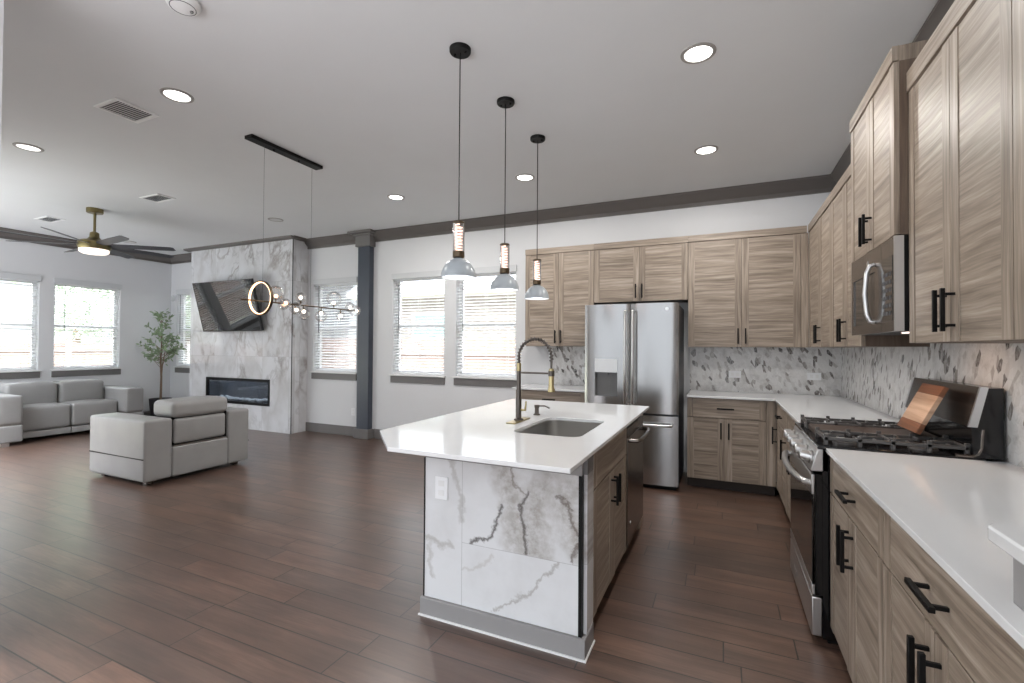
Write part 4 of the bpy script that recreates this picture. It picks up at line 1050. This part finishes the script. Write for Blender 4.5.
# ceiling fan
FX, FY = -7.24, 3.2
t = thing('ceiling_fan', 'brass ceiling fan with thin dark blades and lit lamp', 'ceiling fan', (FX, FY, 2.5))
MB().lathe([(.0005, ZC-.0005), (.085, ZC-.0005), (.085, ZC-.05), (.078, ZC-.056), (.0005, ZC-.056)], (FX, FY, 0), 28).build('canopy', 'brass', t)
MB().cyl((FX, FY, 2.76), (FX, FY, ZC-.056), .014, 12).build('rod', 'brass', t)
MB().lathe([(.02, 2.80), (.045, 2.785), (.05, 2.73), (.075, 2.70), (.13, 2.685), (.162, 2.665), (.166, 2.60), (.155, 2.575), (.15, 2.573)], (FX, FY, 0), 36).build('motor_housing', 'brass', t)
MB().lathe([(.150, 2.575), (.146, 2.54), (.12, 2.522), (.0005, 2.515)], (FX, FY, 0), 32).build('lamp_lens', 'fanlens', t)
for k in range(8):
    a = math.radians(39+45*k); e = Vector((math.cos(a), math.sin(a), 0)); s_ = Vector((-math.sin(a), math.cos(a), 0)); pt = math.radians(-14)
    wv = s_*math.cos(pt)+Vector((0, 0, 1))*math.sin(pt); nv = e.cross(wv)
    mb = MB(); b = 0; secs = [(.15, .03), (.22, .055), (.55, .056), (.85, .05), (.88, .038)]
    for r, w in secs:
        for sw in (-1, 1):
            for st in (-.003, .003):
                mb.v.append(tuple(Vector((FX, FY, 2.63))+e*r+wv*w*sw+nv*st))
    for i in range(len(secs)-1):
        o = i*4
        for q in ((0, 4, 6, 2), (1, 3, 7, 5), (0, 1, 5, 4), (2, 6, 7, 3)): mb.quadface([o+j for j in q])
    mb.quadface((0, 2, 3, 1)); o = (len(secs)-1)*4; mb.quadface((o, o+1, o+3, o+2))
    mb.build('blade', 'bladegrey', t)

# ================================================================== TV, FIREPLACE
tv = thing('television', 'large black television tilted down on the marble wall', 'television', (-7.42, 5.05, 2.0))
def tvp(mb, u0, u1, t0, t1, h0, h1):
    p0 = Vector((-7.42, 5.15, 1.61)); e = Vector((0, -.20, .81)).normalized(); n = Vector((0, -e.z, e.y)); b = len(mb.v)
    if n.y > 0: n = -n
    for u in (u0, u1):
        for t_ in (t0, t1):
            for h_ in (h0, h1):
                q = p0+e*h_+n*t_; mb.v.append((q.x+u, q.y, q.z))
    for q in ((0, 1, 3, 2), (4, 6, 7, 5), (0, 4, 5, 1), (2, 3, 7, 6), (0, 2, 6, 4), (1, 5, 7, 3)): mb.quadface([b+i for i in q])
HW, HH = .725, .832
mb = MB(); tvp(mb, -HW, HW, -.045, -.005, 0, HH); mb.build('housing', 'bezel', tv, bevel=.006)
mb = MB()
for q in ((-HW, HW, 0, .012), (-HW, HW, HH-.01, HH), (-HW, -HW+.01, .012, HH-.01), (HW-.01, HW, .012, HH-.01)): tvp(mb, q[0], q[1], -.005, .003, q[2], q[3])
mb.build('bezel', 'bezel', tv)
mb = MB(); tvp(mb, -HW+.01, HW-.01, -.005, 0, .012, HH-.01); tag(mb.build('screen', 'tvscreen', tv), 'glossy dark screen')
mb = MB(); mb.box(-7.62, -7.22, CYF-.03, CYF-.001, 1.85, 2.15); mb.tube([(-7.42, CYF-.02, 2.0), (-7.3, 5.17, 2.0), (-7.42, 5.09, 2.0)], .02, 8); mb.build('wall_bracket', 'black', tv)
fl = bpy.data.lights.new('fireplace_glow', 'AREA'); fl.shape = 'RECTANGLE'; fl.size = 1.4; fl.size_y = .05; fl.energy = 5; fl.color = (.75, .87, 1)
flo = bpy.data.objects.new('fireplace_glow', fl); C.objects.link(flo); flo.location = (-7.41, CYF+.06, fz1-.035)
fp = thing('electric_fireplace', 'long black electric fireplace set in the marble wall', 'fireplace', (-7.41, 5.27, .40))
mb = MB(); g = .0015
for q in ((fx0+g, fx1-g, fz0+g, fz0+.045), (fx0+g, fx1-g, fz1-.045, fz1-g), (fx0+g, fx0+.05, fz0+.045, fz1-.045), (fx1-.03, fx1-g, fz0+.045, fz1-.045)): mb.box(q[0], q[1], CYF-.014, CYF+.02, q[2], q[3])
mb.build('frame', 'black', fp, bevel=.002)
mb = MB(); mb.box(fx0+.01, fx1-.01, CYF+.2, CYF+.21, fz0+.01, fz1-.01); mb.box(fx0+.01, fx0+.02, CYF+.02, CYF+.2, fz0+.01, fz1-.01); mb.box(fx1-.02, fx1-.01, CYF+.02, CYF+.2, fz0+.01, fz1-.01); mb.box(fx0+.02, fx1-.02, CYF+.02, CYF+.2, fz0+.01, fz0+.04); mb.box(fx0+.02, fx1-.02, CYF+.02, CYF+.2, fz1-.03, fz1-.01)
mb.build('firebox', 'fpback', fp)
for i in range(11):
    x = fx0+.12+i*.135; a = random.uniform(-.5, .5); dx = .10*math.cos(a); L = [(x-dx, CYF+.10+random.uniform(-.03, .03), fz0+.05+random.uniform(0, .03)), (x, CYF+.10, fz0+.065+random.uniform(0, .03)), (x+dx, CYF+.10+random.uniform(-.03, .03), fz0+.055+random.uniform(0, .05))]
    tag(MB().tube(L, [.018, .028, .015], 8).build('ember_log', 'crystal', fp), 'white driftwood piece')
mb = MB(); mb.box(fx0+.05, fx1-.03, CYF+.0, CYF+.004, fz0+.045, fz1-.045); mb.build('glass_front', 'glass', fp)

# ================================================================== SOFAS
# armchair, back towards the camera side
AX0, AX1, AY0, AY1 = -6.03, -5.05, 2.65, 3.74
t = thing('recliner_armchair', 'light grey leather recliner armchair seen from behind', 'armchair', (-5.54, 3.2, 0))
for y0, y1 in ((AY0, 2.905), (3.49, AY1)):
    MB().soft(AX0, AX1, y0, y1, .045, .638, .025, (0, .004, .006)).build('arm', 'leather', t, weld=True)
for y, sg in ((AY0, -1), (AY1, 1)):
    tag(MB().box(AX0+.015, AX1-.015, y-.005, y+.005, .262, .272).build('seam_strip', 'black', t), 'dark seam along the outer side')
MB().soft(AX0+.02, -5.35, 2.91, 3.485, .10, .43, .05, (0, 0, .02)).build('seat_cushion', 'leather', t, weld=True)
MB().soft(-5.33, AX1, 2.908, 3.487, .045, .345, .02, (.006, 0, 0)).build('back_base', 'leather', t, weld=True)
MB().soft(-5.31, AX1-.012, 2.928, 3.467, .368, .622, .03, (.012, 0, 0)).build('backrest', 'leather', t, weld=True)
tag(MB().box(-5.30, AX1-.045, 2.904, 3.491, .345, .64).build('back_gap_shade', 'black', t), 'black block painting the shade in the gap around the backrest')  # black filler stands in for the shade between backrest and arms
tag(MB().box(-5.28, AX1-.012, 2.925, 3.47, .349, .357).build('back_strip', 'bright', t), 'thin metal strip across the back')
MB().soft(-5.41, AX1+.002, 2.90, 3.49, .632, .80, .05, (.0, 0, .012)).build('headrest', 'leather', t, weld=True)
for x in (AX0+.09, AX1-.15):
    for y in (AY0+.07, AY1-.13): tag(MB().box(x, x+.06, y, y+.06, 0, .045).build('leg', 'darksteel', t, bevel=.003), 'short metal foot')
# long sofa against the window wall
t = thing('reclining_sofa', 'long light grey leather sofa under the living room windows', 'sofa', (-9.2, 3.4, 0))
SBx, SFx = -9.66, -8.90
for y0, y1 in ((2.84, 3.095), (4.295, 4.555)):
    MB().soft(SBx, -8.70, y0, y1, .29, .675, .035, (.004, .006, .006)).build('arm', 'leather', t, weld=True)
    MB().soft(SBx, -8.70, y0, y1, .05, .275, .02, (.004, .006, 0)).build('arm_base', 'leather', t, weld=True)
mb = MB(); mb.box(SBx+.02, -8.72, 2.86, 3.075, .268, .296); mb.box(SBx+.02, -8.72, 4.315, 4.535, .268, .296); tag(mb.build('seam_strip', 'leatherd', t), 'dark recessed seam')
for y0, y1 in ((3.10, 3.695), (3.70, 4.29)):
    MB().soft(-9.5, SFx, y0, y1, .15, .485, .045, (.012, 0, .015)).build('seat_cushion', 'leather', t, weld=True)
    MB().soft(-9.5, SFx-.005, y0, y1, .05, .14, .015).build('footrest', 'leather', t, weld=True)
    MB().soft(SBx+.03, -9.28, y0+.005, y1-.005, .44, .80, .06, (.02, 0, .01)).build('back_cushion', 'leather', t, weld=True)
MB().soft(SBx-.02, SBx+.12, 3.10, 4.29, .06, .72, .04).build('back_frame', 'leather', t, weld=True)
for y in (2.9, 4.42):
    for x in (SBx+.05, -8.80): MB().box(x, x+.07, y, y+.07, 0, .05).build('leg', 'bright', t)

# potted tree
TX, TY = -9.28, 5.12
t = thing('potted_olive_tree', 'slender potted tree with small leaves in the corner', 'potted tree', (TX, TY, 0))
MB().lathe([(.0005, 0), (.14, 0), (.17, .40), (.175, .41), (.165, .41), (.155, .37), (.0005, .37)], (TX, TY, 0), 28).build('pot', 'pot', t)
MB().lathe([(.156, .372), (.08, .385), (.0005, .385)], (TX, TY, 0), 24).build('soil', 'soil', t)
mb = MB(); lv_ = MB()
trunk = [(TX, TY, .37), (TX+.01, TY, .8), (TX-.02, TY, 1.1), (TX+.01, TY, 1.5), (TX, TY, 1.95)]
mb.tube(trunk, [.02, .017, .014, .010, .004], 8); mb.tube([(TX+.01, TY, .80), (TX+.07, TY-.02, 1.0), (TX+.12, TY, 1.3)], [.013, .010, .005], 8)
def leaf(p, d, L, w):
    d = Vector(d).normalized(); q = d.cross(Vector((random.gauss(0, 1), random.gauss(0, 1), random.gauss(0, 1)))).normalized(); n = d.cross(q)*L*.12; b = len(lv_.v)
    for v in (p, p+d*L*.4+q*w, p+d*L, p+d*L*.4-q*w, p+d*L*.45-n): lv_.v.append(tuple(v))
    for q_ in ((0, 1, 4), (1, 2, 4), (2, 3, 4), (3, 0, 4)): lv_.quadface([b+i for i in q_], 0, False)
for k in range(40):
    z = random.uniform(1.05, 1.93); a = random.uniform(0, 2*PI); f = (z-1.05)/.88
    L = (.46-.30*abs(f-.22)/.78 if f > .22 else .34)*random.uniform(.6, 1.05); L = max(.12, L)
    p0 = Vector((TX, TY, z-.12)); p2 = p0+Vector((math.cos(a)*L, math.sin(a)*L*.8, random.uniform(.10, .26)))
    p1 = (p0+p2)/2+Vector((0, 0, .02)); mb.tube([p0, p1, p2], [.004, .003, .0015], 5)
    for j in range(9):
        f_ = .5+.55*j/9; p = p0.lerp(p2, min(1, f_))+Vector([random.uniform(-.03, .03) for _ in range(3)])
        leaf(p, (random.gauss(0, 1), random.gauss(0, 1), random.gauss(.5, .7)), random.uniform(.07, .11), random.uniform(.016, .024))
mb.build('trunk', 'bark', t); tag(lv_.build('leaves', 'leaf', t), 'small grey-green leaves')
